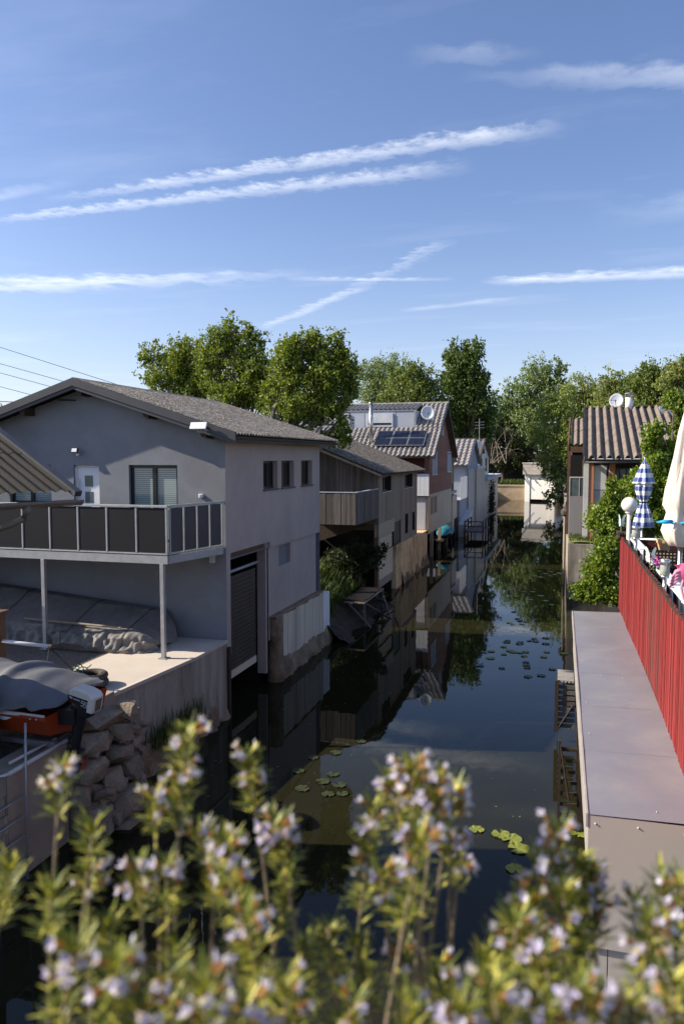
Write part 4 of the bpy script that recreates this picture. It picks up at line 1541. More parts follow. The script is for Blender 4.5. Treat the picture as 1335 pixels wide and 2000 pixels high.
# brick part, gate, posts
mb = MB()
br_m = bpy.data.materials.new('pale_brick')
br_m.use_nodes = True
bn, bl_ = br_m.node_tree.nodes, br_m.node_tree.links
bt = bn.new('ShaderNodeTexBrick')
bt.inputs['Color1'].default_value = (.52, .43, .32, 1)
bt.inputs['Color2'].default_value = (.42, .35, .26, 1)
bt.inputs['Mortar'].default_value = (.20, .17, .14, 1)
bt.inputs['Scale'].default_value = 3.4
bt.inputs['Mortar Size'].default_value = .03
bc_ = bn.new('ShaderNodeTexCoord')
bm_ = bn.new('ShaderNodeMapping')
bm_.inputs['Rotation'].default_value = (0, R(90), R(90))
bl_.new(bc_.outputs['Object'], bm_.inputs[0])
bl_.new(bm_.outputs[0], bt.inputs[0])
bl_.new(bt.outputs[0], bn['Principled BSDF'].inputs['Base Color'])
bn['Principled BSDF'].inputs['Roughness'].default_value = .9
mb.box(WX - .2, WX + .001, wy0 + .12, wy0 + 3.32, 2.83, 3.44)
mb.build('brick_band', br_m, wh)
mb = MB()
for k in range(26):
    z = .86 + k * .075
    mb.box(WX - .16, WX - .12 + (.012 if k % 2 else 0), wy0 + .13, wy0 + 3.55, z, z + .07)
mb.build('boat_gate', M['beige_panel'], wh)
mb = MB()
mb.box(WX - .16, WX - .10, wy0 + .13, wy0 + 3.55, .52, .85)
mb.build('gate_bottom_board', M['grey_wood_light'], wh)
mb = MB()
mb.box(WX - .12, WX + .02, wy0 - .16, wy0 + .11, .0, 2.85)
mb.build('gate_post', M['brown_wood'], wh)
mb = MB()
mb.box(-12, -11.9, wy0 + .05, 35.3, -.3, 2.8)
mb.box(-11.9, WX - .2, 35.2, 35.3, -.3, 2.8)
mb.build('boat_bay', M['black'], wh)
mb = MB()
for (a, b) in ((35.36, 40.0), (40.03, 44.4)):
    mb.box(-9.2, WX + (.02 if a < 36 else -.03), a, b, -.5, 2.09 if a < 36 else 1.98)
mb.build('tan_base', M['base_tan'], wh, bevel=.01)
mb = MB()


def wbase(i, j):
    y = 36.6 + 7.8 * i
    return (WX - .05 + .2 * j + .04 * math.sin(4 * y) + .02 * math.sin(11 * y), y, .55 - .18 * math.sin(.8 * y) + .1 * math.sin(3.1 * y) - .9 * j)


mb.grid(wbase, 40, 8)
mb.build('rough_footing', M['rough_conc'], wh, smooth=True)
# balcony box
mb = MB()
boards(mb, (-10.6, 28.0, 3.7), X_, Z_, -Y_, 3.1, 1.23, .12, .005, .022)
mb.build('balcony_front', M['grey_wood'], wh)
mb = MB()
boards(mb, (WX, 28.0, 3.7), Y_, Z_, X_, 3.64, 1.23, .13, .005, .022)
mb.build('balcony_side', M['grey_wood'], wh)
mb = MB()
mb.box(-10.6, WX + .03, 27.96, 28.06, 4.935, 4.965)
mb.box(WX - .07, WX + .03, 28.062, wy0 - .03, 4.935, 4.965)
mb.build('balcony_rail', M['blue_white'], wh)
mb = MB()
mb.box(-10.6, WX - .003, 28.003, wy0, 3.72, 3.80)
mb.build('balcony_floor', M['dark_wood'], wh)
# roof
ex = -7.12
zw = lambda x: 5.62 + .40 * (ex - x)
mb = MB()
corr(mb, (ex, 30.75, zw(ex)), Y_, 10.5, (-12.2 - ex, 0, zw(-12.2) - zw(ex)), .177, .030, 6, 3, .007)
mb.build('roof_slope', M['roof_wood'], wh, smooth=True)
mb = MB()
corr(mb, (-16.5, 30.75, zw(-12.2) - 1.7), Y_, 10.5, (4.3, 0, 1.7), .177, .030, 6, 2, .007)
mb.build('roof_slope', M['roof_wood'], wh, smooth=True)
mb = MB()
mb.prism([(-12.2, 30.78, zw(-12.2) - .05), (ex - .02, 30.78, zw(ex) - .05), (ex - .02, 30.78, zw(ex) - .15), (-12.2, 30.78, zw(-12.2) - .17)], (0, .03, 0))
mb.build('bargeboard', M['grey_wood_light'], wh)
mb = MB()
mb.box(ex - .08, ex - .04, 30.85, 41.1, zw(ex) - .12, zw(ex) - .04)
mb.build('eaves_board', M['dark_wood'], wh)

# platform
pl = thing('wooden_platform', 'rickety wooden platform on crossed legs beside the timber boathouse gate', 'platform', (-7.2, 28.4, 0))
mb = MB()
for k in range(15):
    y = 27.0 + k * .21
    mb.box(-7.75 + random.uniform(-.03, .03), -6.92 + random.uniform(-.03, .04), y, y + .19, .93, .965)
mb.build('deck', pmat('wet_dark_boards', (.030, .026, .027), (.016, .014, .014), 3, 6, .95, spec=.05), pl)  # very dark matt colour for the platform boards
mb = MB()
mb.box(-6.98, -6.90, 26.98, 30.16, .86, .928)
mb.box(-7.7, -6.99, 26.98, 27.06, .86, .928)
mb.build('edge_beam', M['grey_wood_light'], pl)
for pts in ([(-6.95, 27.1, .86), (-6.9, 27.1, -.5)], [(-6.95, 30.05, .86), (-6.92, 30.05, -.5)], [(-7.55, 27.05, .84), (-6.3, 26.9, -.35)], [(-6.93, 27.3, .80), (-6.93, 29.7, .0)], [(-6.9, 30.0, .7), (-6.2, 28.6, -.2)]):
    mb = MB()
    mb.tube(pts, .045, 7)
    mb.build('leg', M['grey_wood'], pl)
mb = MB()
for k in range(14):
    a = Vector((random.uniform(-7.2, -6.5), random.uniform(28.6, 31.0), random.uniform(.05, .6)))
    mb.tube(limb(a, a + Vector((random.uniform(-.5, .5), random.uniform(-.8, .8), random.uniform(-.3, .4))), .15), .03, 6)
tag(mb.build('driftwood_heap', M['dark_wood'], loc=(-6.9, 29.8, 0)), 'dark tangle of branches in the water behind the wooden platform', 'driftwood')

# ================================================================== RED BROWN GABLE HOUSE
BX = -7.45
bh = thing('red_gable_house', 'red brown gable house with tiled roof, white dormer and white shutters', 'house', (-11, 49, 1.5))
by0, by1, byr = 44.5, 54.2, 49.4
bez, brz = 6.35, 9.62
mb = MB()
nb = 18
for k in range(nb):
    z0 = 4.1 + (brz - 4.1) * k / nb
    z1 = 4.1 + (brz - 4.1) * (k + 1) / nb - .006

    def ext(z):
        if z <= bez:
            return by0, by1
        f = (z - bez) / (brz - bez)
        return by0 + (byr - by0) * f, by1 - (by1 - byr) * f
    a0, a1 = ext(z0)
    c0, c1 = ext(z1)
    mb.prism([(BX, a0, z0), (BX, a1, z0), (BX, c1, z1), (BX, c0, z1)], (-.3, 0, 0))
mb.build('gable_wall', M['brick_red'], bh)
mb = MB()
mb.box(-18, BX - .302, by0 + .01, by0 + .15, 4.1, bez)
mb.build('front_wall', M['dark_red'], bh)
for (a, b, z0, z1) in ((45.5, 47.1, 5.26, 6.66), (51.6, 53.4, 5.32, 6.68), (48.9, 49.65, 7.78, 8.86)):
    mb = MB()
    wv_ = b - a
    nl = 9
    fw_ = .10
    mb.box(BX + .004, BX + .05, a, a + fw_, z0, z1)
    mb.box(BX + .004, BX + .05, b - fw_, b, z0, z1)
    mb.box(BX + .004, BX + .05, a + fw_, b - fw_, z1 - .09, z1)
    mb.box(BX + .004, BX + .07, a - .05, b + .05, z0 - .06, z0 - .003)
    f = mb.build('window', M['pvc'], bh)
    mb = MB()
    for k in range(int((z1 - z0 - .1) / .07)):
        mb.box(BX + .006, BX + .03, a + fw_ + .002, b - fw_ - .002, z0 + k * .07, z0 + k * .07 + .06)
    mb.build('shutter', M['blue_white'], f)
# lower storey
mb = MB()
for (a, b) in ((44.46, 46.05), (46.07, 48.1), (48.16, 51.0), (51.02, 54.1)):
    mb.box(BX - .2, BX - .02, a, b, 1.75, 4.095)
mb.build('lower_boarding', M['beige_panel'], bh, bevel=.008)
for (a, b) in ((45.1, 46.02), (46.3, 47.5)):
    mb = MB()
    mb.box(BX - .019, BX - .01, a, b, 2.85, 3.9)
    f = mb.build('lower_window', M['grey_wood_light'], bh)
mb = MB()
mb.box(BX - 1.6, BX - .21, by0 - .1, by0 - .04, 2.0, 4.1)
dr = mb.build('white_door', M['blue_white'], bh)
mb = MB()
mb.box(-9.2, BX - .02, 43.9, 44.44, 1.86, 1.97)
mb.build('landing', M['dark_trim'], bh)
for k in range(6):
    mb = MB()
    x0 = -9.0 + k * .262
    mb.box(x0, x0 + .25, by0 - .24, by0 - .20, 4.02, 5.32)
    mb.build('balcony_board', M['white'], bh)
mb = MB()
mb.box(-9.0, BX + .02, by0 - .199, by0 + .0, 3.96, 4.01)
mb.build('balcony_floor', M['dark_wood'], bh)
# undercroft
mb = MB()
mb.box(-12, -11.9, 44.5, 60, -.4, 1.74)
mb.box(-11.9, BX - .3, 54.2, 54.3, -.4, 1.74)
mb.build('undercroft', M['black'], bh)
for y in (44.6, 47.5, 50.8, 53.9):
    mb = MB()
    mb.box(BX - .45, BX - .25, y, y + .2, -.4, 1.74)
    mb.build('pile', M['grey_wood_light'] if y > 47 else M['dark_wood'], bh)
# roof
rx1, rx0 = BX + .38, -18.0
slope = (brz + .14 - (bez - .02)) / (byr - 44.0)
mb = MB()
tiles(mb, (rx0, 44.0, bez + .02), X_, rx1 - rx0, (0, 2.8, 2.8 * slope), .30, .37)
mb.build('roof_slope', M['tile'], bh, smooth=False)
mb = MB()
tiles(mb, (-8.75, 46.8, bez + .02 + 2.8 * slope), X_, rx1 + 8.75, (0, byr - 46.8, (byr - 46.8) * slope), .30, .37)
mb.build('roof_slope', M['tile'], bh)
mb = MB()
tiles(mb, (rx0, 47.25, 9.32), X_, -8.751 - rx0, (0, byr - 47.25, .48), .30, .37)
mb.build('dormer_roof', M['tile'], bh)
mb = MB()
mb.quad((rx0, by1 + .4, bez - .1), (rx1, by1 + .4, bez - .1), (rx1, byr, brz + .13), (rx0, byr, brz + .13))
mb.build('rear_slope', M['tile_dark'], bh, solid=.04)
mb = MB()
for k in range(24):
    x = rx0 + (rx1 - rx0) * k / 24
    mb.tube([(x, byr, brz + .17), (x + (rx1 - rx0) / 24 + .02, byr, brz + .19)], .09, 8)
mb.build('ridge_tiles', M['tile'], bh)
mb = MB()
for s_, ye in ((1, 44.0), (-1, by1 + .4)):
    a = (rx1 - .03, byr, brz + .06)
    ze = bez - .06 if s_ > 0 else bez - .14
    mb.prism([a, (rx1 - .03, ye, ze), (rx1 - .03, ye, ze - .14), (rx1 - .03, byr, brz - .09)], (.03, 0, 0))
mb.build('verge_board', M['dark_trim'], bh)
mb = MB()


def bgut(i, j):
    a = math.pi * (1 + j)
    return (rx0 + (rx1 - rx0) * i, 43.93 + .07 * math.cos(a), bez - .02 + .07 * math.sin(a))


mb.grid(bgut, 4, 8)
mb.tube([(BX - .1, 43.95, bez - .1), (BX - .1, 44.2, bez - .35), (BX - .1, 44.4, bez - .5), (BX - .1, 44.42, 4.2)], .04, 8)
mb.build('gutter', M['gutter'], bh, smooth=True, solid=.006)
# dormer
mb = MB()
mb.box(-17.5, -8.76, 47.0, 47.06, 8.12, 9.22)
mb.box(-8.80, -8.75, 47.062, 49.2, 8.3, 9.22)
dm = mb.build('dormer', M['blue_white'], bh)
mb = MB()
for x in (-10.05, -12.05, -14.2):
    mb.box(x - .012, x + .012, 46.99, 46.998, 8.12, 9.22)
mb.box(-17.6, -8.70, 46.96, 46.99, 9.20, 9.26)
mb.box(-8.86, -8.74, 46.95, 46.998, 8.12, 9.195)
mb.build('trim', M['galv'], dm)
for x0, x1 in ((-11.9, -10.2), (-15.4, -13.0)):
    mb = MB()
    mb.box(x0, x1, 46.93, 46.988, 8.22, 9.05)
    w = mb.build('dormer_window', M['pvc'], dm) if False else mb.build('roller_blind', M['pvc'], dm)
    mb = MB()
    mb.box(x0 + .12, x1 - .12, 46.915, 46.929, 8.34, 8.46)
    mb.build('blind_gap', M['frame_dark'], dm) if x0 > -13 else mb.build('blind_gap', M['glass'], dm)
# flue
fl = at(711, 868, 45.3)
mb = MB()
mb.tube([(-11.2, 45.3, 7.1), (-11.2, 45.3, 9.55)], .12, 12)
mb.tube([(-11.2, 45.3, 9.551), (-11.2, 45.3, 9.62)], .15, 12)
mb.build('flue_pipe', M['steel'], bh, smooth=True)

sp = thing('solar_array', 'block of six black solar panels on the tiled roof below the dormer', 'solar panels', (-9.4, 45.5, 7.4))
ru = Vector((0, 1, slope)).normalized()
rn = X_.cross(ru)
O = Vector((-10.93, 44.78, bez + .02 + .78 * slope)) + rn * .14
for i in range(3):
    for j in range(2):
        mb = MB()
        mb.fbox(O, X_, ru, rn, (i * 1.03 + .01, i * 1.03 + 1.01), (j * .86 + .01, j * .86 + .84), (0, .035))
        p = mb.build('solar_panel', M['galv'], sp)
        mb = MB()
        for a in range(3):
            for b in range(4):
                mb.fbox(O, X_, ru, rn, (i * 1.03 + .035 + a * .318, i * 1.03 + .345 + a * .318), (j * .86 + .035 + b * .198, j * .86 + .225 + b * .198), (.036, .039))
        mb.build('cells', M['solar'], p)


def dish(name, label, c, r, face, arm_to, mat='white'):
    t = thing(name, label, 'satellite dish', c, 'satellite dishes on the roofs')
    f = Vector(face).normalized()
    a = f.cross(Z_).normalized()
    b = a.cross(f)
    C_ = Vector(c)
    mb = MB()
    mb.grid(lambda i, j: C_ + (a * math.cos(6.2832 * i) + b * math.sin(6.2832 * i) * 1.08) * (r * j) + f * (.22 * r * j * j), 28, 6)
    mb.build('reflector', M[mat], t, smooth=True, solid=.02)
    mb = MB()
    mb.tube([C_ - b * r * .9 + f * .2 * r, C_ + f * r * .85 - b * .25 * r], .016, 6)
    mb.tube([C_ + f * r * .80 - b * .28 * r, C_ + f * r * .98 - b * .18 * r], .05, 8)
    mb.build('receiver_arm', M['gutter'], t)
    mb = MB()
    mb.tube([C_ - f * .05, C_ - f * .16, Vector(arm_to)], .03, 8)
    mb.build('mast', M['galv'], t)


dc = at(835, 807, 46.6)
dish('satellite_dish', 'white satellite dish on the tiled roof right of the white dormer', tuple(dc), .41, (.25, -1, .25), (dc.x - .1, 47.2, 8.25), 'white')

# ================================================================== further houses, left bank
gh = thing('dark_timber_house', 'narrow dark brown house with yellow shutters beyond the red gable house', 'house', (-9, 57, 0))
mb = MB()
mb.box(-16, -8.05, 55.2, 59.6, 3.2, 6.0)
mb.build('wall', M['dark_wood'], gh)
mb = MB()
mb.box(-16, -7.85, 54.9, 59.7, 6.05, 6.25)
mb.box(-8.2, -7.8, 54.85, 59.75, 5.9, 6.049)
mb.build('eaves', M['dark_trim'], gh)
for x in (55.3, 57.9):
    mb = MB()
    mb.box(-8.045, -7.99, x, x + .75, 4.3, 5.85)
    mb.build('shutter', M['yellow'], gh)
mb = MB()
mb.box(-9.4, -7.75, 55.0, 59.2, 3.55, 3.75)
mb.build('canopy', M['cladding_grey'], gh)
mb = MB()
mb.box(-9.0, -7.75, 56.8, 59.3, .6, 3.4)
mb.build('lower_wall', M['beige_panel'], gh)
mb = MB()
mb.box(-9.0, -7.72, 57.8, 59.9, -.4, 1.6)
mb.build('dark_gate', M['black'], gh)

th = thing('pale_gable_house', 'pale blue gable house with striped grey tile roof beyond the red one', 'house', (-10, 69, 0))
ty0, ty1, tyr, tez, trz = 65.2, 73.8, 69.6, 5.75, 7.75
mb = MB()
mb.prism([(-7.7, ty0, 1.2), (-7.7, ty1, 1.2), (-7.7, ty1, tez), (-7.7, tyr, trz), (-7.7, ty0, tez)], (-8, 0, 0))
mb.build('wall', M['pale_blue'], th)
mb = MB()
tiles(mb, (-16, ty0 - .5, tez - .12), X_, 8.6, (0, tyr - ty0 + .5, trz + .18 - tez + .12), .46, .6, .06, .05)
mb.build('roof_slope', M['tile'], th)
mb = MB()
mb.quad((-16, ty1 + .4, tez - .1), (-7.4, ty1 + .4, tez - .1), (-7.4, tyr, trz + .17), (-16, tyr, trz + .17))
mb.build('roof_slope', M['tile'], th, solid=.04)
for k in range(6):
    mb = MB()
    mb.box(-7.68, -7.62, 60.9 + k * .72, 61.35 + k * .72, 2.9, 4.7)
    mb.build('balcony_slat', M['white'], th)
mb = MB()
mb.box(-8.6, -7.69, 60.5, 65.15, .9, 2.88)
mb.build('blue_base', M['pale_blue'], th)
mb = MB()
mb.box(-8.5, -7.55, 65.3, 70.0, .2, 5.3)
mb.build('grey_annex', M['cladding_grey'], th)
mb = MB()
mb.prism([(-7.2, 59.95, -.4), (-7.2, 65.6, -.4), (-7.2, 65.6, 1.9), (-7.2, 59.95, 1.0)], (-.5, 0, 0))
tag(mb.build('white_wall', M['offwhite'], loc=(-7.3, 63, -.4)), 'low pale wall at the water below the blue boards', 'wall')

t = thing('concrete_tower', 'beige concrete wall block with thick cap on the left canal edge', 'wall block', (-7.8, 71, 0))
mb = MB()
mb.box(-8.6, -7.38, 70.2, 77.9, -.4, 5.2)
mb.build('body', M['plinth'], t)
mb = MB()
mb.box(-8.7, -7.3, 70.1, 78.0, 5.2, 5.42)
mb.build('cap', M['offwhite'], t)
t = thing('long_quay_house', 'long bluish wall block with dark ivy beyond the beige concrete block', 'wall block', (-7.9, 87, 0))
mb = MB()
mb.box(-9.5, -7.5, 78.1, 96.0, -.4, 3.9)
mb.build('body', M['cladding_grey'], t)
mb = MB()
mb.box(-9.6, -7.1, 77.9, 96.4, 3.9, 4.3)
mb.build('flat_roof', M['blue_white'], t)
pts = np.column_stack([rng.uniform(-7.5, -7.2, 900), rng.normal(86, 1.6, 900), np.abs(rng.normal(1.0, 1.3, 900)) + .2])
leaf_cloud('ivy', pts, .22, M['hedge'], t)
wg = thing('white_gable_house', 'small white gable house with two dark shutters and mossy roof', 'house', (-9, 84, 0))
wyr, wa_, wb_ = 81.0, 76.5, 88.0
mb = MB()
mb.prism([(-8.0, 77.5, 4.31), (-8.0, 88.5, 4.31), (-8.0, 88.5, 6.3), (-8.0, 82.4, 8.15), (-8.0, 77.5, 6.3)], (-7, 0, 0))
mb.build('wall', M['white'], wg)
mb = MB()
tiles(mb, (-15, 77.0, 6.15), X_, 7.3, (0, 5.4, 2.15), .5, .6, .06, .05)
mb.build('roof_slope', M['tile_dark'], wg)
mb = MB()
mb.quad((-15, 89.0, 6.1), (-7.7, 89.0, 6.1), (-7.7, 82.4, 8.30), (-15, 82.4, 8.30))
mb.build('roof_slope', M['tile_dark'], wg, solid=.04)
for y in (79.2, 84.6):
    mb = MB()
    mb.box(-7.998, -7.93, y, y + 1.5, 4.75, 6.2)
    mb.build('shutter', M['panel_side'], wg)
mb = MB()
mb.box(-7.998, -7.94, 81.6, 83.0, 6.7, 7.2)
mb.build('gable_window', M['glass'], wg)
mb = MB()
P = at(935, 880, 80)
mb.tube([(P.x, 80, 7.2), (P.x, 80, 10.3)], .035, 6)
for z in (9.3, 9.6, 9.9):
    mb.tube([(P.x - .5, 80, z), (P.x + .5, 80, z + .05)], .018, 5)
tag(mb.build('roof_antenna', M['galv'], loc=(P.x, 80, 7.2)), 'thin television antenna mast on the small white gable house', 'antenna')
dc = at(934, 869, 79.5)
dish('satellite_dish', 'tiny satellite dish below the antenna of the small white gable house', tuple(dc), .36, (.4, -1, .2), (dc.x, 80.0, 7.1), 'white')

# teal covered boat and dock
t = thing('covered_rowing_boat', 'small boat under a teal cover beneath the red gable house', 'boat', (-7.3, 52.8, 1.0))
P = at(872, 1026, 53)
mb = MB()


def teal(i, j):
    a = math.pi * j
    u = -1 + 2 * i
    w = (1 - abs(u) ** 2.4) ** .5 if abs(u) < 1 else 0
    return (P.x - .1 - .55 * w * math.cos(a), P.y + 1.9 * u, 1.02 + .42 * w * math.sin(a) + .05 * math.sin(8 * u))


mb.grid(teal, 30, 10)
mb.build('cover', M['teal'], t, smooth=True)
mb = MB()
mb.grid(lambda i, j: tuple(Vector((P.x - .1, P.y, 1.0)) + Vector(((-.52 * (1 - abs(2 * i - 1) ** 2.4) ** .5 if abs(2 * i - 1) < 1 else 0) * math.cos(math.pi * j), 1.85 * (2 * i - 1), -.30 * math.sin(math.pi * j) * (1 - abs(2 * i - 1) ** 2.4)))), 24, 8)
mb.build('hull', M['dark_wood'], t, smooth=True)
mb = MB()
for k in range(9):
    a = Vector((P.x + random.uniform(-.5, .2), P.y + random.uniform(-2.5, 2.5), .7))
    mb.tube([a, a + Vector((random.uniform(-.2, .2), random.uniform(-.3, .3), -1.1))], .06, 6)
mb.box(P.x - .9, P.x + .1, P.y - 2.4, P.y + 2.4, .62, .72)
tag(mb.build('boat_rack', M['dark_wood'], loc=(P.x, P.y, 0)), 'dark timber rack carrying the teal covered boat', 'boat rack')
dk = thing('small_dock', 'small dark wooden dock with thin rails below the beige concrete block', 'dock', (-6.3, 63.5, 0))
A = gz(918, 1036, .5)
B = gz(950, 1034, .5)
mb = MB()
mb.box(A.x - .3, B.x + .1, A.y - 2.2, A.y + 2.5, .55, .65)
mb.build('deck', M['grey_wood'], dk)
for x in (A.x - .2, B.x):
    for y in (A.y - 2.1, A.y + .2, A.y + 2.4):
        mb = MB()
        mb.tube([(x, y, -.5), (x, y, 1.4)], .05, 6)
        mb.build('post', M['dark_wood'], dk)
mb = MB()
for z in (1.0, 1.38):
    mb.tube([(A.x - .2, A.y - 2.1, z), (A.x - .2, A.y + 2.4, z)], .035, 6)
    mb.tube([(A.x - .2, A.y - 2.1, z), (B.x, A.y - 2.1, z)], .035, 6)
mb.build('rail', M['dark_wood'], dk)
mb = MB()
mb.box(-8.9, -7.9, 59.7, 96.3, -.5, 1.5)
tag(mb.build('canal_wall', M['concrete'], loc=(-8.4, 87, -.5)), 'long concrete canal wall under the far left houses', 'wall')

# ================================================================== canal end
mb = MB()
mb.box(-12, -4.98, 113.7, 114.4, -.5, 2.05)
mb.box(-12, -4.97, 113.6, 114.5, 2.051, 2.25)
tag(mb.build('end_wall', M['quay_tan'], loc=(-7, 114, -.5)), 'sunlit tan stone quay wall closing the canal', 'wall')
wbh = thing('white_boathouse', 'white flat roofed boathouse at the sunny end of the canal', 'boathouse', (-2.9, 113, 0))
rot = R(-16)                                            # turned toward the left bank
ca, sa = math.cos(rot), math.sin(rot)
bu, bn_ = Vector((ca, sa, 0)), Vector((-sa, ca, 0))
OB = Vector((-4.95, 110.9, 0))
mb = MB()
mb.fbox(OB, bu, Z_, bn_, (0, .72), (-.4, 3.85), (.1, 6))
mb.fbox(OB, bu, Z_, bn_, (3.5, 4.3), (-.4, 3.85), (.1, 6))
mb.fbox(OB, bu, Z_, bn_, (.721, 3.499), (3.62, 3.85), (.1, 6))
mb.build('wall', M['boat_door'], wbh)
mb = MB()
mb.fbox(OB, bu, Z_, bn_, (.73, 3.49), (.35, 3.61), (.22, .3))
mb.build('door', M['boat_door'], wbh)
mb = MB()
mb.fbox(OB, bu, Z_, bn_, (.73, 3.49), (-.4, .30), (.6, .7))
mb.build('boat_bay', M['black'], wbh)
mb = MB()
for k in range(6):
    mb.fbox(OB, bu, Z_, bn_, (-.15, 4.5), (3.86 + k * .26, 4.11 + k * .26), (-.35 + .015 * (k % 2), 6.2))
mb.build('fascia', M['weath_board'], wbh)
mb = MB()
mb.fbox(OB, bu, Z_, bn_, (-.25, 4.6), (5.425, 5.52), (-.45, 6.3))
mb.build('flat_roof', M['offwhite'], wbh)
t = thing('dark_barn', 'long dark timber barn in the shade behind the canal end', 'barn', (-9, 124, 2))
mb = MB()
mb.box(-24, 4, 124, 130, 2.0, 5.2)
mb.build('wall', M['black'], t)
mb = MB()
mb.prism([(-24.5, 123.2, 5.1), (-24.5, 131, 5.1), (-24.5, 127, 6.9)], (29, 0, 0))
mb.build('roof', M['dark_wood'], t)
spots = [((rng.uniform(-8.8, -5.2), rng.uniform(114.8, 118), 2.05), rng.uniform(.3, 1.1), rng.uniform(.1, .4)) for _ in range(900)]
blades('end_grass', spots, 'grass', wid=.05)

# ================================================================== RIGHT BANK
mb = MB()
mb.box(.36, .62, 35.0, 112, -.6, 2.5)
mb.box(.62, 2.6, 35.0, 35.35, -.6, 2.46)
for k in range(16):
    mb.box(.355, .40, 35.2 + k * 4.6, 35.3 + k * 4.6, -.6, 2.52)
tag(mb.build('bank_wall', M['concrete_form'], loc=(.5, 70, -.6), bevel=.01), 'mossy concrete bank wall on the right side of the canal', 'wall')
g = MB()
g.grid(lambda i, j: (.40 + 2.6 * i, 35.05 + 3.8 * j, 2.505 + .05 * math.sin(7 * i + 5 * j) + .03 * math.sin(23 * j)), 24, 24)
kind(g.build('grass_ledge', M['moss'], smooth=True), 'structure')
spots = [((rng.uniform(.42, 1.9), rng.uniform(35.1, 39), 2.5), rng.uniform(.05, .22), .4) for _ in range(1100)]
blades('ledge_grass', spots, 'grass', wid=.01)
mb = MB()
mb.tube([(.22, 39.0, -.5), (.24, 39.0, 3.35)], .05, 8)
mb.tube([(.22, 42.5, -.5), (.23, 42.5, 3.3)], .045, 8)
tag(mb.build('mooring_posts', M['grey_wood_light'], loc=(.22, 40, -.5)), 'pair of thin grey mooring poles along the right bank wall', 'mooring poles')

rh = thing('corrugated_roof_house', 'house under a ribbed lichen roof with orange posts on the right', 'house', (3.5, 41, 2.3))
ry0, ry1, rze, rzr = 36.2, 45.6, 6.22, 9.05
mb = MB()
rxa, rxb = .93, 12.0
corr(mb, (rxa, ry0, rze + .06), X_, rxb - rxa, (.25, ry1 - ry0, rzr - rze), .385, .105, 10, 4, .012)
mb.build('roof_slope', M['roof_right'], rh, smooth=True)
mb = MB()
mb.quad((rxa, ry1 + 8, rze), (rxb, ry1 + 8, rze), (rxb, ry1, rzr + .06), (rxa + .25, ry1, rzr + .06))
mb.build('roof_slope', M['roof_right'], rh, solid=.014)
mb = MB()
mb.prism([(rxa + .05, ry0 + .05, rze - .03), (rxa + .30, ry1, rzr - .04), (rxa + .30, ry1, rzr - .24), (rxa + .05, ry0 + .05, rze - .26)], (.035, 0, 0))
mb.build('verge_board', M['grey_wood'], rh)
mb = MB()
mb.box(rxa + .1, rxb, ry0 + .06, ry0 + .10, rze - .16, rze - .03)
mb.build('eaves_board', M['dark_wood'], rh)
mb = MB()


def rgut(i, j):
    a = math.pi * (1 + j)
    return (rxa + .12 + (rxb - rxa) * i, ry0 - .03 + .07 * math.cos(a), rze - .13 + .07 * math.sin(a))


mb.grid(rgut, 4, 8)
mb.tube([(2.05, ry0 - .03, rze - .19), (2.05, ry0 + .3, rze - .40), (2.05, ry0 + .62, rze - .55), (2.05, ry0 + .62, 2.6)], .05, 8)
mb.build('gutter', M['frame_dark'], rh, smooth=True, solid=.006)
fy = 37.0
mb = MB()
mb.box(1.05, 12, fy + .25, 45, 2.4, rze - .05)
mb.build('wall', M['dark_wood'], rh)
mb = MB()
mb.box(1.02, 1.24, fy, fy + .2, 2.4, rze - .2)
mb.build('white_post', M['offwhite'], rh)
for x, w in ((1.25, .22), (2.18, .22), (3.4, .2)):
    mb = MB()
    mb.box(x, x + w, fy + .03, fy + .2, 2.4, rze - .2)
    mb.build('orange_post', M['orange_wall'], rh)
for k in range(3):
    mb = MB()
    mb.box(1.48, 2.17, fy + .10, fy + .2, 2.5 + k * 1.15, 3.62 + k * 1.15)
    mb.build('wall_panel', M['cladding_grey'] if k < 2 else M['offwhite'], rh)
window(rh, (2.42, fy + .06, 3.9), X_, .95, 1.9, Y_, .12, .06, 2, 'frame_dark', 'glass')
# recessed side porch
mb = MB()
for k in range(22):
    x = .42 + k * .041
    mb.box(x, x + .030, 38.3, 38.36, 2.55, 4.42)
mb.box(.40, 1.33, 38.361, 38.38, 2.55, 4.42)
mb.build('porch_cladding', M['cladding_grey'], rh)
mb = MB()
mb.box(.40, 1.33, 38.3, 38.36, 5.30, 5.36)
mb.box(.40, .44, 38.3, 38.36, 4.425, 5.299)
mb.box(1.29, 1.33, 38.3, 38.36, 4.425, 5.299)
mb.box(.85, .88, 38.3, 38.36, 4.425, 5.299)
po = mb.build('porch_rail', M['pale_metal'], rh)
mb = MB()
mb.box(.445, .848, 38.32, 38.335, 4.43, 5.297)
mb.box(.883, 1.288, 38.32, 38.335, 4.43, 5.297)
mb.build('glass_panel', M['door_glass'], po)
mb = MB()
mb.box(.45, 1.5, 40.6, 40.7, 2.5, 6.4)
mb.build('porch_back', M['black'], rh)
mb = MB()
mb.box(.30, .44, 38.9, 39.05, 2.5, 6.6)
mb.build('porch_post', M['brown_wood'], rh)
mb = MB()
mb.tube([at(1227, 805, 45.4), at(1227, 776, 45.4)], .19, 14)
q = at(1227, 776, 45.4)
mb.build('flue_pipe', M['white'], rh, smooth=True)
mb = MB()
mb.tube([q, q + Z_ * .12], [.2, .25], 14)
mb.tube([q + Z_ * .18, q + Z_ * .25], [.25, .2], 14)
for k in range(4):
    a = 1.57 * k
    mb.tube([q + Vector((.17 * math.cos(a), .17 * math.sin(a), .1)), q + Vector((.17 * math.cos(a), .17 * math.sin(a), .2))], .02, 5)
mb.build('flue_cap', M['steel'], rh)
P = at(1300, 797, 44.5)
mb = MB()
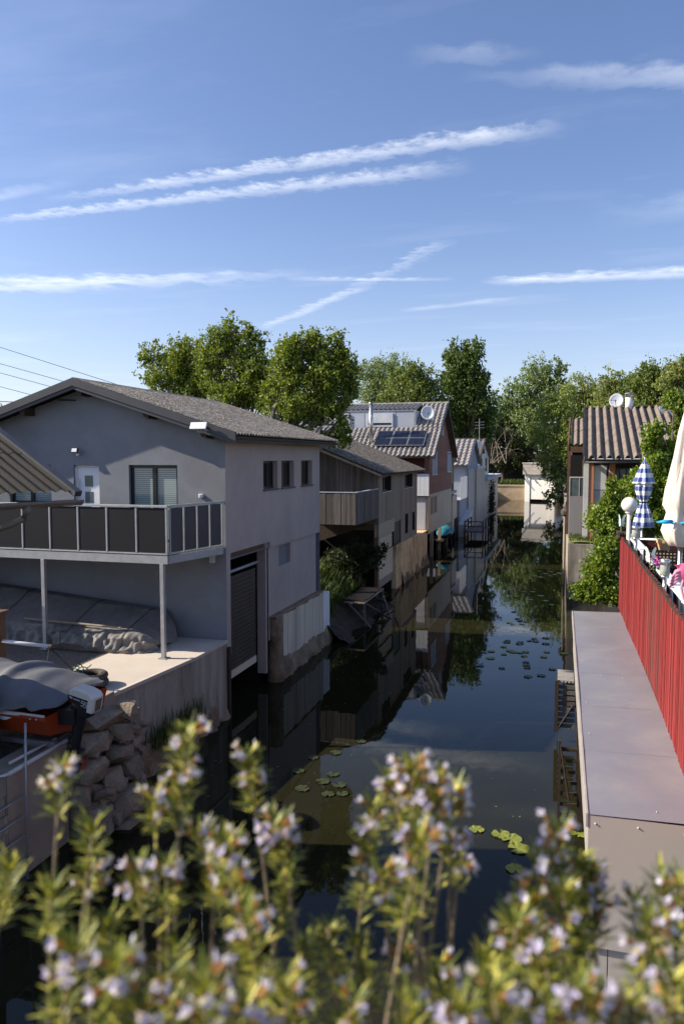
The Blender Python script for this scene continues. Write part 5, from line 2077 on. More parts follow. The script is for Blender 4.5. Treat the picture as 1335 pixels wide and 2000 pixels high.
mb.box(P.x - .35, P.x + .35, 44.2, 45.2, 8.6, P.z + .1)
mb.build('skylight', M['galv'], rh)
dc = at(1203, 783, 46.6)
dish('satellite_dish', 'grey satellite dish beside the white flue on the ribbed roof', tuple(dc), .39, (-.25, -1, .25), (dc.x + .05, 46.8, 8.6), 'blue_white')
for nm, c in ():
    pass
# cabin behind
cb = thing('brown_cabin', 'brown cabin roof edge just left of the ribbed lichen roof', 'cabin', (2, 47, 2.3))
mb = MB()
corr(mb, (.45, 41.3, 6.95), X_, .9, (.1, 5.5, 1.6), .30, .05, 8, 2, .03)
mb.build('roof', M['roof_right'], cb, smooth=True)
mb = MB()
mb.prism([(.30, 41.2, 6.95), (.42, 46.8, 8.65), (.42, 46.8, 8.25), (.30, 41.2, 6.35)], (.07, 0, 0))
mb.box(.38, 1.4, 41.22, 41.28, 6.55, 6.85)
mb.build('bargeboard', M['brown_wood'], cb)
mb = MB()
mb.box(.55, 1.4, 41.6, 48, 2.4, 6.9)
mb.build('wall', M['dark_wood'], cb)

mb = MB()
P = at(1104, 998, 39.6)
mb.lathe((P.x, P.y, P.z - .3), [(.04, 0), (.22, .12), (.26, .3), (.05, .55), (.02, .8)], 12)
tag(mb.build('black_bag', M['rubber'], loc=tuple(P)), 'black sagging bag hung on the porch corner above the water', 'bag')

# sheet metal roofed annex over the water
mx = thing('metal_annex', 'grey sheet metal topped annex along the red reed fence over the water', 'annex', (.8, 11.5, 0))
for k in range(6):
    mb = MB()
    y0, y1 = 6.95 + k * 1.56, 6.95 + (k + 1) * 1.56 + .04
    mb.grid(lambda i, j, y0=y0, y1=y1: (.30 + .965 * i, y0 + (y1 - y0) * j, 3.10 + .02 * i + .0015 * (1 - j) + .006 * math.sin(5.1 * i + y0) * math.sin(math.pi * j)), 10, 10)
    mb.build('roof_sheet', M['zinc'], mx, smooth=True)
mb = MB()
mb.box(.275, .30, 6.95, 16.3, 2.98, 3.112)
mb.build('edge_flashing', M['trim_metal'], mx, bevel=.004)
mb = MB()
for k in range(6):
    y0 = 6.96 + k * 1.555
    mb.box(.315, .335, y0, y0 + 1.55, 2.30, 2.978)
mb.build('side_panel', M['trim_metal'], mx)
mb = MB()
mb.box(.30, 1.7, 6.955, 6.975, 1.86, 3.095)
mb.build('front_panel', M['beige_metal'], mx)
mb = MB()
mb.box(.50, 1.7, 6.985, 7.0, .25, 1.85)
mb.box(.30, .49, 6.985, 7.005, .25, 1.85)
mb.build('front_panel', M['beige_metal'], mx)
mb = MB()
for (x, z) in ((.36, 3.02), (.72, 3.03), (1.1, 3.02), (1.15, 2.85)):
    mb.lathe((x, 6.952, z), [(.001, -.008), (.008, -.004), (.008, .004), (.001, .008)], 8)
for k in range(12):
    y = random.uniform(7.1, 15.5)
    x = random.choice((.40, .62, .9, 1.12)) + random.uniform(-.03, .03)
    mb.lathe((x, y, 3.118), [(.007, 0), (.006, .004), (.002, .007)], 8)
mb.build('screw', M['pale_metal'], mx)
mb = MB()
for y in (7.4, 10.4, 13.4, 16.0):
    mb.box(.42, .58, y, y + .16, -.6, 2.30)
mb.build('pile', M['dark_wood'], mx)
mb = MB()
mb.box(.95, 1.28, 7.05, 17.2, -.6, 3.06)
mb.build('rear_wall', M['black'], mx)

# jetty with lattice, then a ladder added in place of a reflection
jt = thing('wooden_jetty', 'dark slatted wooden landing with pale lattice top beside the metal annex', 'landing', (.2, 17.6, 0))
mb = MB()
for k in range(5):
    x = .02 + k * .075
    mb.box(x, x + .045, 17.15, 18.05, 1.33, 1.36)
for k in range(9):
    y = 17.16 + k * .1
    mb.box(.02, .37, y, y + .05, 1.361, 1.385)
mb.build('lattice_top', M['weath_board'], jt)
mb = MB()
for k in range(8):
    z = .32 + k * .125
    mb.box(.04, .40, 17.12, 17.15, z, z + .085)
mb.box(.03, .05, 17.15, 18.0, .3, 1.32)
mb.build('slat_front', M['grey_wood'], jt)
mb = MB()
for x in (.0, ):
    mb.box(x - .03, x + .05, 17.08, 17.16, .22, 1.38)
mb.tube([(.02, 17.1, .25), (.36, 17.1, .85)], .022, 6)
mb.build('post', M['dark_wood'], jt)
ld = thing('wooden_ladder', 'dark wooden ladder standing in the water below the metal annex', 'ladder', (.2, 13, 0))  # added ladder, takes the place of a slatted structure's reflection in the water
for x in (.075, .39):
    mb = MB()
    mb.box(x - .022, x + .022, 12.93, 12.99, -.5, 1.55)
    mb.build('stile', M['dark_wood'], ld)
for k in range(8):
    mb = MB()
    z = .05 + k * .19
    mb.box(.098, .367, 12.94, 12.98, z, z + .055)
    mb.build('rung', M['dark_wood'], ld)
mb = MB()
mb.tube([(.09, 12.92, 1.48), (.24, 12.90, .55)], .015, 6)
mb.build('brace', M['dark_wood'], ld)

# ------------------------------------------------------------------ deck with red reed fence
FX = 1.26
fence = thing('red_reed_fence', 'red slatted reed fence along the edge of the deck', 'fence', (FX, 11, 3.1))
mb = MB()
y = 4.0
while y < 17.1:
    w = random.uniform(.022, .040)
    d = random.uniform(0, .014)
    zt = 4.62 + .010 * math.sin(1.9 * y) + random.uniform(-.025, .02)
    fxx = FX + .018 * math.sin(.7 * y)
    mb.box(fxx - d, fxx + .008, y, y + w - .003, 3.08 + random.uniform(-.0, .03), zt)
    y += w
mb.build('slats', M['reed'], fence)
mb = MB()
x = FX
while x < 6.0:
    w = random.uniform(.022, .04)
    mb.box(x, x + w - .003, 17.11, 17.125 + random.uniform(0, .01), 3.0, 4.60 + random.uniform(-.02, .02))
    x += w
mb.build('slats', M['dark_red'], fence)
mb = MB()
y = 4.0
while y < 17.1:
    mb.box(FX - .012, FX + .03, y, y + .055, 4.585 + .010 * math.sin(1.9 * y), 4.625 + .010 * math.sin(1.9 * y) + random.uniform(-.008, .012))
    y += .06
mb.box(FX + .012, FX + .02, 4.0, 17.1, 3.06, 4.55)
mb.build('top_binding', M['dark_wood'], fence)
blob = MB()
blob_stone(blob, (FX + .02, 17.0, 4.66), (.10, .16, .07), 5)
tag(blob.build('fence_corner_cap', M['dark_wood'], loc=(FX, 17, 4.6)), 'dark bundled cap on the far corner of the red fence', 'post cap')

dkk = MB()
dkk.box(FX + .03, 7.5, 4.0, 17.1, 2.9, 3.05)
for k in range(40):
    pass
deck = dkk.build('deck_floor', M['grey_wood'])
kind(deck, 'structure')
rl = thing('deck_railing', 'white topped metal railing just inside the red reed fence', 'railing', (1.5, 11, 3.05))
mb = MB()
for k in range(4):
    y0 = 4.6 + k * 3.2
    mb.prism([(1.40, y0, 4.60), (1.54, y0, 4.60), (1.54, y0 + 3.19, 4.60), (1.40, y0 + 3.19, 4.60)], (0, 0, .035))
mb.build('top_board', M['white'], rl)
mb = MB()
mb.tube([(1.47, 17.0, 4.57), (5.5, 17.0, 4.57)], .035, 8)
mb.tube([(1.47, 17.0, 4.25), (5.5, 17.0, 4.25)], .018, 8)
mb.tube([(1.47, 4.6, 4.10), (1.47, 17.0, 4.10)], .018, 8)
mb.build('rail', M['galv'], rl, smooth=True)
for k in range(13):
    mb = MB()
    y = 5.0 + k * 1.0
    mb.tube([(1.47, y, 3.05), (1.47, y, 4.598)], .022, 8)
    mb.build('baluster', M['galv'], rl, smooth=True)
for k in range(3):
    mb = MB()
    x = 2.2 + k * .9
    mb.tube([(x, 17.0, 3.05), (x, 17.0, 4.54)], .018, 8)
    mb.build('baluster', M['galv'], rl, smooth=True)

t = thing('globe_lamp', 'white globe lamp on a pale post at the far fence corner', 'lamp', (1.37, 16.6, 3.05))
gc = at(1228, 986, 16.6)
mb = MB()
mb.lathe(tuple(gc), [(.158 * math.sin(math.pi * k / 16) + .001, -.158 * math.cos(math.pi * k / 16)) for k in range(17)], 28)
mb.build('globe', M['globe'], t, smooth=True)
mb = MB()
mb.tube([(gc.x, gc.y, gc.z - .152), (gc.x, gc.y, 3.05)], .042, 12)
mb.lathe((gc.x, gc.y, gc.z - .19), [(.045, 0), (.06, .01), (.085, .04)], 16)
mb.build('post', M['pale_metal'], t, smooth=True)

# parasols
t = thing('check_parasol', 'closed blue and white checked parasol tied in the middle behind the fence', 'parasol', (1.8, 18.2, 3.05))
pc = at(1256, 965, 18.2)
zt, zb_ = at(1257, 897, 18.2).z, at(1257, 1030, 18.2).z
H_ = zt - zb_
prof = [(.005, 1.0), (.05, .955), (.11, .86), (.16, .77), (.215, .665), (.225, .645), (.14, .635), (.17, .60), (.165, .54), (.12, .44), (.07, .375), (.075, .35), (.125, .27), (.17, .16), (.205, .06), (.215, .01), (.17, .0)]
mb = MB()
mb.lathe((pc.x, pc.y, zb_), [(r * .95, z * H_) for r, z in prof], 64, fold=lambda w, r, z: r * (1 + .16 * math.cos(8 * w) + .05 * math.cos(3 * w + z * 4)))
mb.build('canopy', M['check'], t, smooth=True)
mb = MB()
mb.tube([(pc.x - .02, pc.y, 3.05), (pc.x - .02, pc.y, zb_ + .2)], .024, 8)
mb.tube([(pc.x, pc.y, zt - .03), (pc.x, pc.y, zt + .05)], .012, 6)
mb.build('pole', M['pvc'], t, smooth=True)
mb = MB()
mb.lathe((pc.x, pc.y, zb_ + .355 * H_), [(.075, 0), (.085, .02), (.075, .04)], 16)
mb.build('tie', M['panel_dark'], t)

t = thing('cream_parasol', 'large closed cream parasol with blue strap at the right edge', 'parasol', (1.85, 11.6, 3.05))
pc = at(1341, 940, 11.6)
zt, zb_ = at(1340, 770, 11.6).z, at(1330, 1066, 11.6).z
H_ = zt - zb_
pts_w = [(1.0, .02), (.9, .07), (.75, .13), (.55, .21), (.38, .265), (.27, .27), (.22, .225), (.17, .25), (.10, .30), (.04, .27), (0, .22)]
mb = MB()
mb.lathe((pc.x + .01, pc.y, zb_), [(r * .93, z * H_) for z, r in pts_w[::-1]], 96, fold=lambda w, r, z: r * (1 + .20 * (1 - 2 * abs(math.sin(3 * w + .9 * z))) + .09 * math.cos(11 * w - 2.6 * z) + .06 * math.sin(19 * w + 4 * z)))
mb.build('canopy', M['cream_cloth'], t, smooth=True)
mb = MB()
pb = at(1326, 1100, 11.6)
mb.tube([(pb.x, 11.6, 3.05), (pb.x, 11.6, zb_ + .3)], .030, 12)
mb.build('pole', M['steel'], t, smooth=True)
mb = MB()
zs = at(1300, 1019, 11.6).z
mb.lathe((pc.x + .01, pc.y, zs), [(.225, -.022), (.26, 0), (.225, .022)], 32)
sx = at(1283, 1020, 11.45)
mb.tube([at(1312, 1019, 11.35), at(1296, 1019, 11.33), sx], [.028, .030, .014], 8)
mb.build('strap', M['azure'], t, smooth=True)


def jar_lantern(px, ytop, yneck, ybot, hw, Y, label):
    P0, P1, P2 = at(px, ytop, Y), at(px, yneck, Y), at(px, ybot, Y)
    r = hw * mpp(P0)
    t = thing('jar_lantern', label, 'lantern', (P2.x, Y, P2.z - .5), 'glass jar lanterns on the railing')
    h = P0.z - P1.z
    mb = MB()
    mb.lathe((P0.x, Y, P1.z), [(r * .9, h * .18), (r * .95, h * .22), (r * .95, h * .68), (r * .9, h * .70)], 20)
    mb.build('glass_jar', M['jar'], t, smooth=True)
    mb = MB()
    mb.lathe((P0.x, Y, P1.z), [(r * .9, h * .70), (r * 1.0, h * .72), (r * 1.0, h * .97), (r * .85, h)], 20)
    mb.build('lid', M['steel'], t, smooth=True)
    mb = MB()
    mb.lathe((P0.x, Y, P1.z), [(r * .5, 0), (r * .85, h * .04), (r * .85, h * .175), (r * .5, h * .18)], 20)
    mb.build('collar', M['steel'], t, smooth=True)
    mb = MB()
    mb.tube([(P0.x, Y, P1.z + .001), (P0.x, Y, P2.z - .12)], r * .42, 12)
    mb.build('stake', M['steel'], t, smooth=True)


jar_lantern(1298, 1092, 1130, 1165, 9.5, 10.6, 'nearer jar lantern with steel lid in front of the pink decoration')
jar_lantern(1241, 1027, 1054, 1078, 8, 14.6, 'smaller jar lantern below the checked parasol')


def butterfly(px, py, Y, s, ang, label):
    P = at(px, py, Y)
    k = mpp(P)
    t = thing('butterfly_stake', label, 'garden ornament', (P.x, Y, P.z - .7), 'butterfly stakes along the fence')
    for sg in (-1, 1):
        mb = MB()
        out = [(0, .0), (.5, .75), (.85, 1.0), (1.0, .7), (.75, .2), (.9, -.3), (.6, -.85), (.2, -.6), (0, -.15)]
        u = Vector((math.cos(ang) * .75 * sg + .2, .6, .1)).normalized()
        pts = [P + u * (a * s * k) + Z_ * (b * s * k * 1.2) for a, b in out]
        mb.prism(pts, (0, .004, 0))
        mb.build('wing', M['mint'], t)
    mb = MB()
    mb.tube([P + Z_ * s * k * .4, P - Z_ * s * k * .5], .009, 6)
    mb.build('body', M['panel_dark'], t)
    mb = MB()
    mb.tube([P - Y_ * .01, P - Z_ * .32], .008, 6)
    mb.build('stake', M['grey_wood_light'], t)


butterfly(1269, 1086, 12.6, 14, .3, 'mint butterfly ornament over the middle of the white rail')
butterfly(1212, 1019, 17.0, 11, .9, 'small pale butterfly ornament left of the globe lamp')

t = thing('hanging_pot', 'yellowish clay flower pot hung on the far deck rail', 'flower pot', (2.2, 16.9, 4.2))
P = at(1295, 1063, 16.85)
k = mpp(P)
mb = MB()
mb.lathe((P.x, P.y, P.z - 11 * k), [(9 * k, 0), (12.5 * k, 14 * k), (13.8 * k, 14.2 * k), (14 * k, 20 * k), (12.6 * k, 20 * k), (11 * k, 12 * k)], 20)
mb.build('pot', M['terracotta'], t, smooth=False)
pts = rng.normal(size=(70, 3)) * np.array([.05, .05, .06]) + np.array([P.x - .02, P.y, P.z + 12 * k])
leaf_cloud('plant', pts, .06, M['leaf_shrub'], t)

t = thing('flower_box', 'dark box of magenta flowers behind the white rail', 'flower box', (1.75, 11.5, 3.05))
P = at(1284, 1096, 12.2)
mb = MB()
mb.box(P.x - .12, P.x + .3, 11.9, 12.5, 3.05, P.z - .22)
mb.build('box', M['panel_dark'], t)
pts = rng.normal(size=(160, 3)) * np.array([.07, .10, .06]) + np.array([P.x, P.y, P.z - .12])
leaf_cloud('leaves', pts, .05, M['hedge'], t)
pts = rng.normal(size=(50, 3)) * np.array([.05, .06, .045]) + np.array([P.x, P.y - .05, P.z])
leaf_cloud('flowers', pts, .045, M['magenta'], t, aspect=.9)

t = thing('lattice_screen', 'dark perforated screen under the cream parasol', 'screen', (2.2, 13.5, 3.05))
P0 = at(1300, 1075, 13.5)
mb = MB()
for k in range(26):
    x = P0.x - .35 + k * .055
    mb.box(x, x + .026, 13.5, 13.515, 3.05, P0.z)
for k in range(18):
    z = P0.z - .02 - k * .055
    mb.box(P0.x - .35, P0.x + 1.1, 13.516, 13.53, z - .026, z)
mb.build('lattice', M['black'], t)
mb = MB()
mb.box(P0.x - .35, P0.x + 1.1, 13.60, 13.62, 3.05, P0.z - .03)
mb.build('backing', M['beige_panel'], t)

# pink fringed decoration
t = thing('pink_fringe_decoration', 'pink felt decoration with drooping fringes at the right edge of the rail', 'decoration', (1.45, 9.3, 3.5))
P = at(1344, 1117, 9.6)
mb = MB()
mb.lathe((P.x, P.y, P.z - .02), [(.02, .13), (.09, .11), (.13, .04), (.12, -.06), (.07, -.12)], 20, fold=lambda w, r, z: r * (1 + .1 * math.cos(5 * w)))
mb.build('body', M['pink'], t, smooth=True)
mb = MB()
for k in range(4):
    a = P + Vector((-.06, -.05, .03 - .02 * k))
    mb.tube([a, a + Vector((-.09, -.03, -.02 - .02 * k)), a + Vector((-.13 - .01 * k, -.04, -.09 - .02 * k)), a + Vector((-.135 - .01 * k + .02 * k, -.04, -.15))], [.030, .022, .013, .007], 8)
for k in range(7):
    a = P + Vector((-.07 + .03 * k, -.08, -.08))
    mb.tube([a, a + Vector((-.02 + .005 * k, -.01, -.10)), a + Vector((.01, -.01, -.22)), a + Vector((.03, 0, -.32))], [.016, .014, .012, .008], 7)
mb.build('fringe', M['pink_light'], t, smooth=True)
mb = MB()
mb.prism([P + Vector((-.16, .0, .07)), P + Vector((-.02, .0, .10)), P + Vector((.12, 0, .09)), P + Vector((.10, 0, .0)), P + Vector((-.06, 0, .0))], (0, .03, 0))
mb.build('collar', M['pink'], t)

# ================================================================== LILY PADS
zo = lambda x, y: (870 + x / 5.135, 1080 + y / 5.135)
pads = []
for q in [(455, 985), (580, 940), (580, 1015), (445, 1053), (640, 978), (675, 992), (740, 998), (800, 992), (785, 1033), (1010, 993), (980, 1042), (1180, 1010)]:
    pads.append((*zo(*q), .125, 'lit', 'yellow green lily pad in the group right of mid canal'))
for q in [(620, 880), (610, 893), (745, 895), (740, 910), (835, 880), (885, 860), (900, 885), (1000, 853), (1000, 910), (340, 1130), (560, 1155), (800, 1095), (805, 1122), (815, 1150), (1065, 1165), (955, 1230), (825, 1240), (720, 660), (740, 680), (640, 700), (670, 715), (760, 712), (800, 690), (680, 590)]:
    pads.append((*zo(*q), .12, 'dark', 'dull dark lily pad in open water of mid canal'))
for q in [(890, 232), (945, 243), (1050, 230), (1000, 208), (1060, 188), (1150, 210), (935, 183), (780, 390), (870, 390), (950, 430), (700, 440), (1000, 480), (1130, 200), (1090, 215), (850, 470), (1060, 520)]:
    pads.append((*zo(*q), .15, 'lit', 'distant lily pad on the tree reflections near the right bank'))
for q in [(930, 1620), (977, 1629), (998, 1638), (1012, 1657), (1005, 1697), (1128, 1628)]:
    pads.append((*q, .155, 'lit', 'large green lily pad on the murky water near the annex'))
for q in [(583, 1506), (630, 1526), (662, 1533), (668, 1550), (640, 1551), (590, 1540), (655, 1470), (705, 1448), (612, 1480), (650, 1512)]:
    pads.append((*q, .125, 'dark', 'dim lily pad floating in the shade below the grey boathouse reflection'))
for (px, py, r, m_, lab) in pads:
    P = gz(px, py, .012)
    mb = MB()
    a0 = random.uniform(0, 6.28)
    n = 18
    r *= random.uniform(.8, 1.15)
    ring = [(P.x + r * math.cos(a0 + .25 + (6.28 - .5) * k / (n - 1)) * (1 + .04 * math.sin(5 * k)), P.y + r * math.sin(a0 + .25 + (6.28 - .5) * k / (n - 1)), .012 + .010 * math.sin(2.3 * k) + .008) for k in range(n)]
    mb.add([(P.x + r * .12 * math.cos(a0), P.y + r * .12 * math.sin(a0), .010)] + ring, [(0, k + 1, k + 2) for k in range(n - 1)])
    tag(mb.build('lily_pad', M['pad' if m_ == 'lit' else 'pad_dark'], loc=tuple(P)), lab, 'lily pad', 'lily pads: ' + lab)

V = []
for k in range(700):
    y = rng.uniform(11, 60)
    xx = rng.choice([rng.uniform(-7.2, .2), rng.normal(-6.6, .4), rng.normal(-.3, .35)])
    a = rng.uniform(0, 6.28)
    r = rng.uniform(.008, .03)
    for q in range(4):
        V.append((xx + r * math.cos(a + 1.57 * q) * (1 if q % 2 else .5), y + r * math.sin(a + 1.57 * q) * (1 if q % 2 else .5), .006))
kind(fast_quads('floating_debris', np.array(V, float), len(V) // 4, M['pad'], None, (0, 0, 0)), 'stuff')

# ================================================================== TREES
tree('birch_tree', 'leafy birch with loose crown, leftmost of the trees behind the grey roof', 'tree',
     [(300, 700, 30, 36), (345, 690, 36, 38), (375, 712, 34, 60), (325, 745, 46, 40), (365, 775, 46, 40), (395, 745, 26, 44)], 31, 1.5, .15, 7500, 'leaf_birch', 'bark_birch', .15, 'trees behind the grey boathouse', clump=.34, k_per=22)
tree('birch_tree', 'tall leafy birch, middle one of the trees behind the grey roof', 'tree',
     [(440, 668, 42, 42), (475, 690, 46, 44), (425, 715, 44, 50), (475, 745, 56, 55), (505, 705, 30, 44), (440, 780, 60, 40), (515, 770, 40, 50), (530, 735, 34, 40), (400, 700, 26, 34)], 30, 1.5, .15, 12500, 'leaf_birch', 'bark_birch', .17, 'trees behind the grey boathouse', clump=.32, k_per=24)
tree('birch_tree', 'broad leafy birch with drooping twigs left of the red gable house', 'tree',
     [(590, 682, 42, 42), (628, 682, 40, 44), (560, 715, 46, 50), (650, 725, 42, 55), (600, 755, 66, 60), (540, 775, 44, 50), (655, 785, 42, 50), (585, 815, 60, 36), (668, 830, 26, 34), (645, 860, 18, 26)], 28, 1.5, .145, 16500, 'leaf_birch', 'bark_birch', .2, 'trees behind the grey boathouse', clump=.32, k_per=24, droop=.4, base_x=-11.2)
tree('willow_tree', 'pale silvery willow behind the red gable house', 'tree',
     [(740, 725, 44, 32), (715, 755, 36, 44), (770, 740, 36, 40), (740, 775, 60, 40)], 82, 1.5, .33, 6500, 'leaf_willow', 'bark', .4, 'trees beyond the left houses', clump=.35, aspect=.4)
tree('round_tree', 'round mid green tree between the pale willow and the tall poplar', 'tree',
     [(812, 740, 44, 40), (790, 770, 44, 44), (838, 770, 36, 44), (812, 800, 56, 40)], 74, 1.5, .32, 6500, 'leaf_mid', 'bark', .35, 'trees beyond the left houses', clump=.34)
tree('poplar_tree', 'tall dark poplar standing behind the red gable house', 'tree',
     [(890, 692, 26, 34), (918, 690, 28, 34), (903, 735, 44, 48), (935, 740, 26, 40), (880, 755, 26, 40), (908, 795, 50, 50), (938, 800, 26, 44), (885, 830, 40, 40), (925, 845, 40, 34)], 84, 1.5, .36, 13000, 'leaf_poplar', 'bark', .45, 'trees beyond the left houses', clump=.36, k_per=24)
tree('willow_tree', 'large round willow standing at the far end of the canal', 'tree',
     [(1045, 745, 46, 40), (1010, 785, 40, 44), (1085, 770, 34, 46), (1045, 800, 60, 50), (1000, 840, 44, 44), (1060, 850, 50, 44), (1075, 735, 30, 26), (985, 800, 30, 40), (970, 835, 30, 34), (1010, 860, 40, 30)], 134, 2.0, .52, 10500, 'leaf_willow', 'bark', .6, 'trees beyond the canal end', clump=.3)
for (lab, lob, Y, n, mt) in (
        ('pale green tree right of the far willow, above the bank tree', [(1135, 765, 36, 32), (1120, 800, 38, 40), (1152, 800, 38, 40), (1130, 850, 44, 44), (1165, 770, 30, 34)], 116, 6200, 'leaf_pale'),
        ('pale green tree right behind the ribbed roof dish', [(1190, 760, 36, 32), (1218, 762, 36, 36), (1180, 805, 44, 40), (1220, 805, 44, 40), (1245, 775, 30, 40)], 108, 6600, 'leaf_pale'),
        ('broad pale green tree right of the white flue', [(1255, 752, 38, 34), (1284, 742, 38, 38), (1265, 795, 50, 44), (1300, 785, 36, 44)], 102, 6200, 'leaf_mid'),
        ('tall grey green tree at the right edge behind the ribbed roof', [(1318, 735, 34, 36), (1345, 725, 36, 40), (1325, 790, 46, 44)], 98, 5200, 'leaf_pale')):
    tree('bank_tree', lab, 'tree', lob, Y, 2.0, .42, n, mt, 'bark', .4, 'trees beyond the right bank', clump=.34)
tree('overhanging_tree', 'light green tree hanging over the right bank before the white boathouse', 'tree',
     [(1100, 800, 46, 38), (1082, 850, 44, 42), (1075, 892, 34, 36), (1090, 920, 30, 40), (1086, 962, 20, 34), (1110, 880, 34, 60), (1098, 985, 10, 24)], 86, 2.0, .30, 9500, 'leaf_ivy', 'bark', .3, None, clump=.34, base_x=2.0)
tree('dark_thicket', 'dark shaded thicket behind the far left quay houses', 'thicket',
     [(965, 850, 26, 36), (990, 890, 30, 36), (1020, 880, 36, 36), (950, 890, 20, 30)], 121, 2.0, .5, 4200, 'hedge', 'bark', .3, None, clump=.4)
t = thing('dead_shrub', 'bleached leafless shrub with pale stems before the far thicket', 'shrub', (-9.3, 113, 2))
for k in range(8):
    P = at(960 + random.uniform(-6, 34), 905, 112 + random.uniform(-3, 1))
    T = at(962 + random.uniform(-10, 42), random.uniform(826, 880), 112)
    mb = MB()
    pts = limb(P, T, .10, 6)
    mb.tube(pts, [.07, .06, .05, .04, .03, .015], 5)
    for j in range(4):
        a = pts[random.randint(2, 5)]
        mb.tube(limb(a, a + Vector((random.uniform(-1.6, 1.6), random.uniform(-1, 1), random.uniform(-1.4, .7))), .3), [.022, .02, .016, .012, .008], 4)
    mb.build('stem', M['dead'], t)

# shrubs by the deck
tree('leafy_shrub', 'bright green shrub leaning over the water at the end of the metal annex', 'shrub',
     [(1180, 1010, 32, 40), (1185, 1070, 38, 44), (1165, 1110, 36, 36), (1150, 1150, 34, 28), (1190, 1150, 34, 40), (1200, 960, 20, 26)], 20.5, .8, .115, 7000, 'leaf_shrub', 'bark', .07, 'shrubs between deck and ribbed roof house', clump=.38, k_per=18, base_x=2.0)
tree('leafy_shrub', 'bright green shrub behind the checked parasol climbing over the ribbed roof', 'shrub',
     [(1275, 850, 26, 32), (1290, 900, 36, 44), (1270, 945, 40, 40), (1300, 985, 38, 50), (1235, 970, 36, 34), (1255, 1015, 44, 36), (1215, 1015, 24, 34), (1320, 930, 24, 60)], 22.5, .8, .12, 10500, 'leaf_shrub', 'bark', .09, 'shrubs between deck and ribbed roof house', clump=.36, k_per=18, base_x=2.6)
tree('leafy_shrub', 'bright green leafy branch top at the upper right edge over the ribbed roof', 'shrub',
     [(1318, 780, 26, 22), (1340, 800, 30, 36), (1330, 845, 22, 30)], 25, .8, .14, 1800, 'leaf_shrub', 'bark', .09, 'shrubs between deck and ribbed roof house', clump=.4, k_per=18)
tree('climbing_shrub', 'dark twiggy shrub growing up the corner of the timber boathouse', 'shrub',
     [(700, 1075, 30, 22), (725, 1090, 26, 24), (660, 1085, 30, 26), (690, 1110, 40, 22), (745, 1072, 12, 10)], 30.3, 1.0, .12, 2600, 'hedge', 'bark', .05, None, clump=.4, k_per=14, base_x=-8.0)
tree('far_tree', 'distant dark tree top at the far left behind the grey roof', 'tree', [(-6, 806, 16, 18), (-20, 815, 20, 22)], 60, 1.5, .25, 1400, 'leaf_poplar', 'bark', .2, None)

# ================================================================== ROSEMARY
kind(MB().box(-1.6, .9, .05, .22, 5.2, 5.52).box(-1.6, .9, -.1, .05, 5.2, 5.50).build('bridge_parapet', M['concrete']), 'structure')


def along_view(px, py, d):                       # point of the photo at straight distance d
    r = ray(px, py)
    return EYEV + r * (d / r.dot(FW))


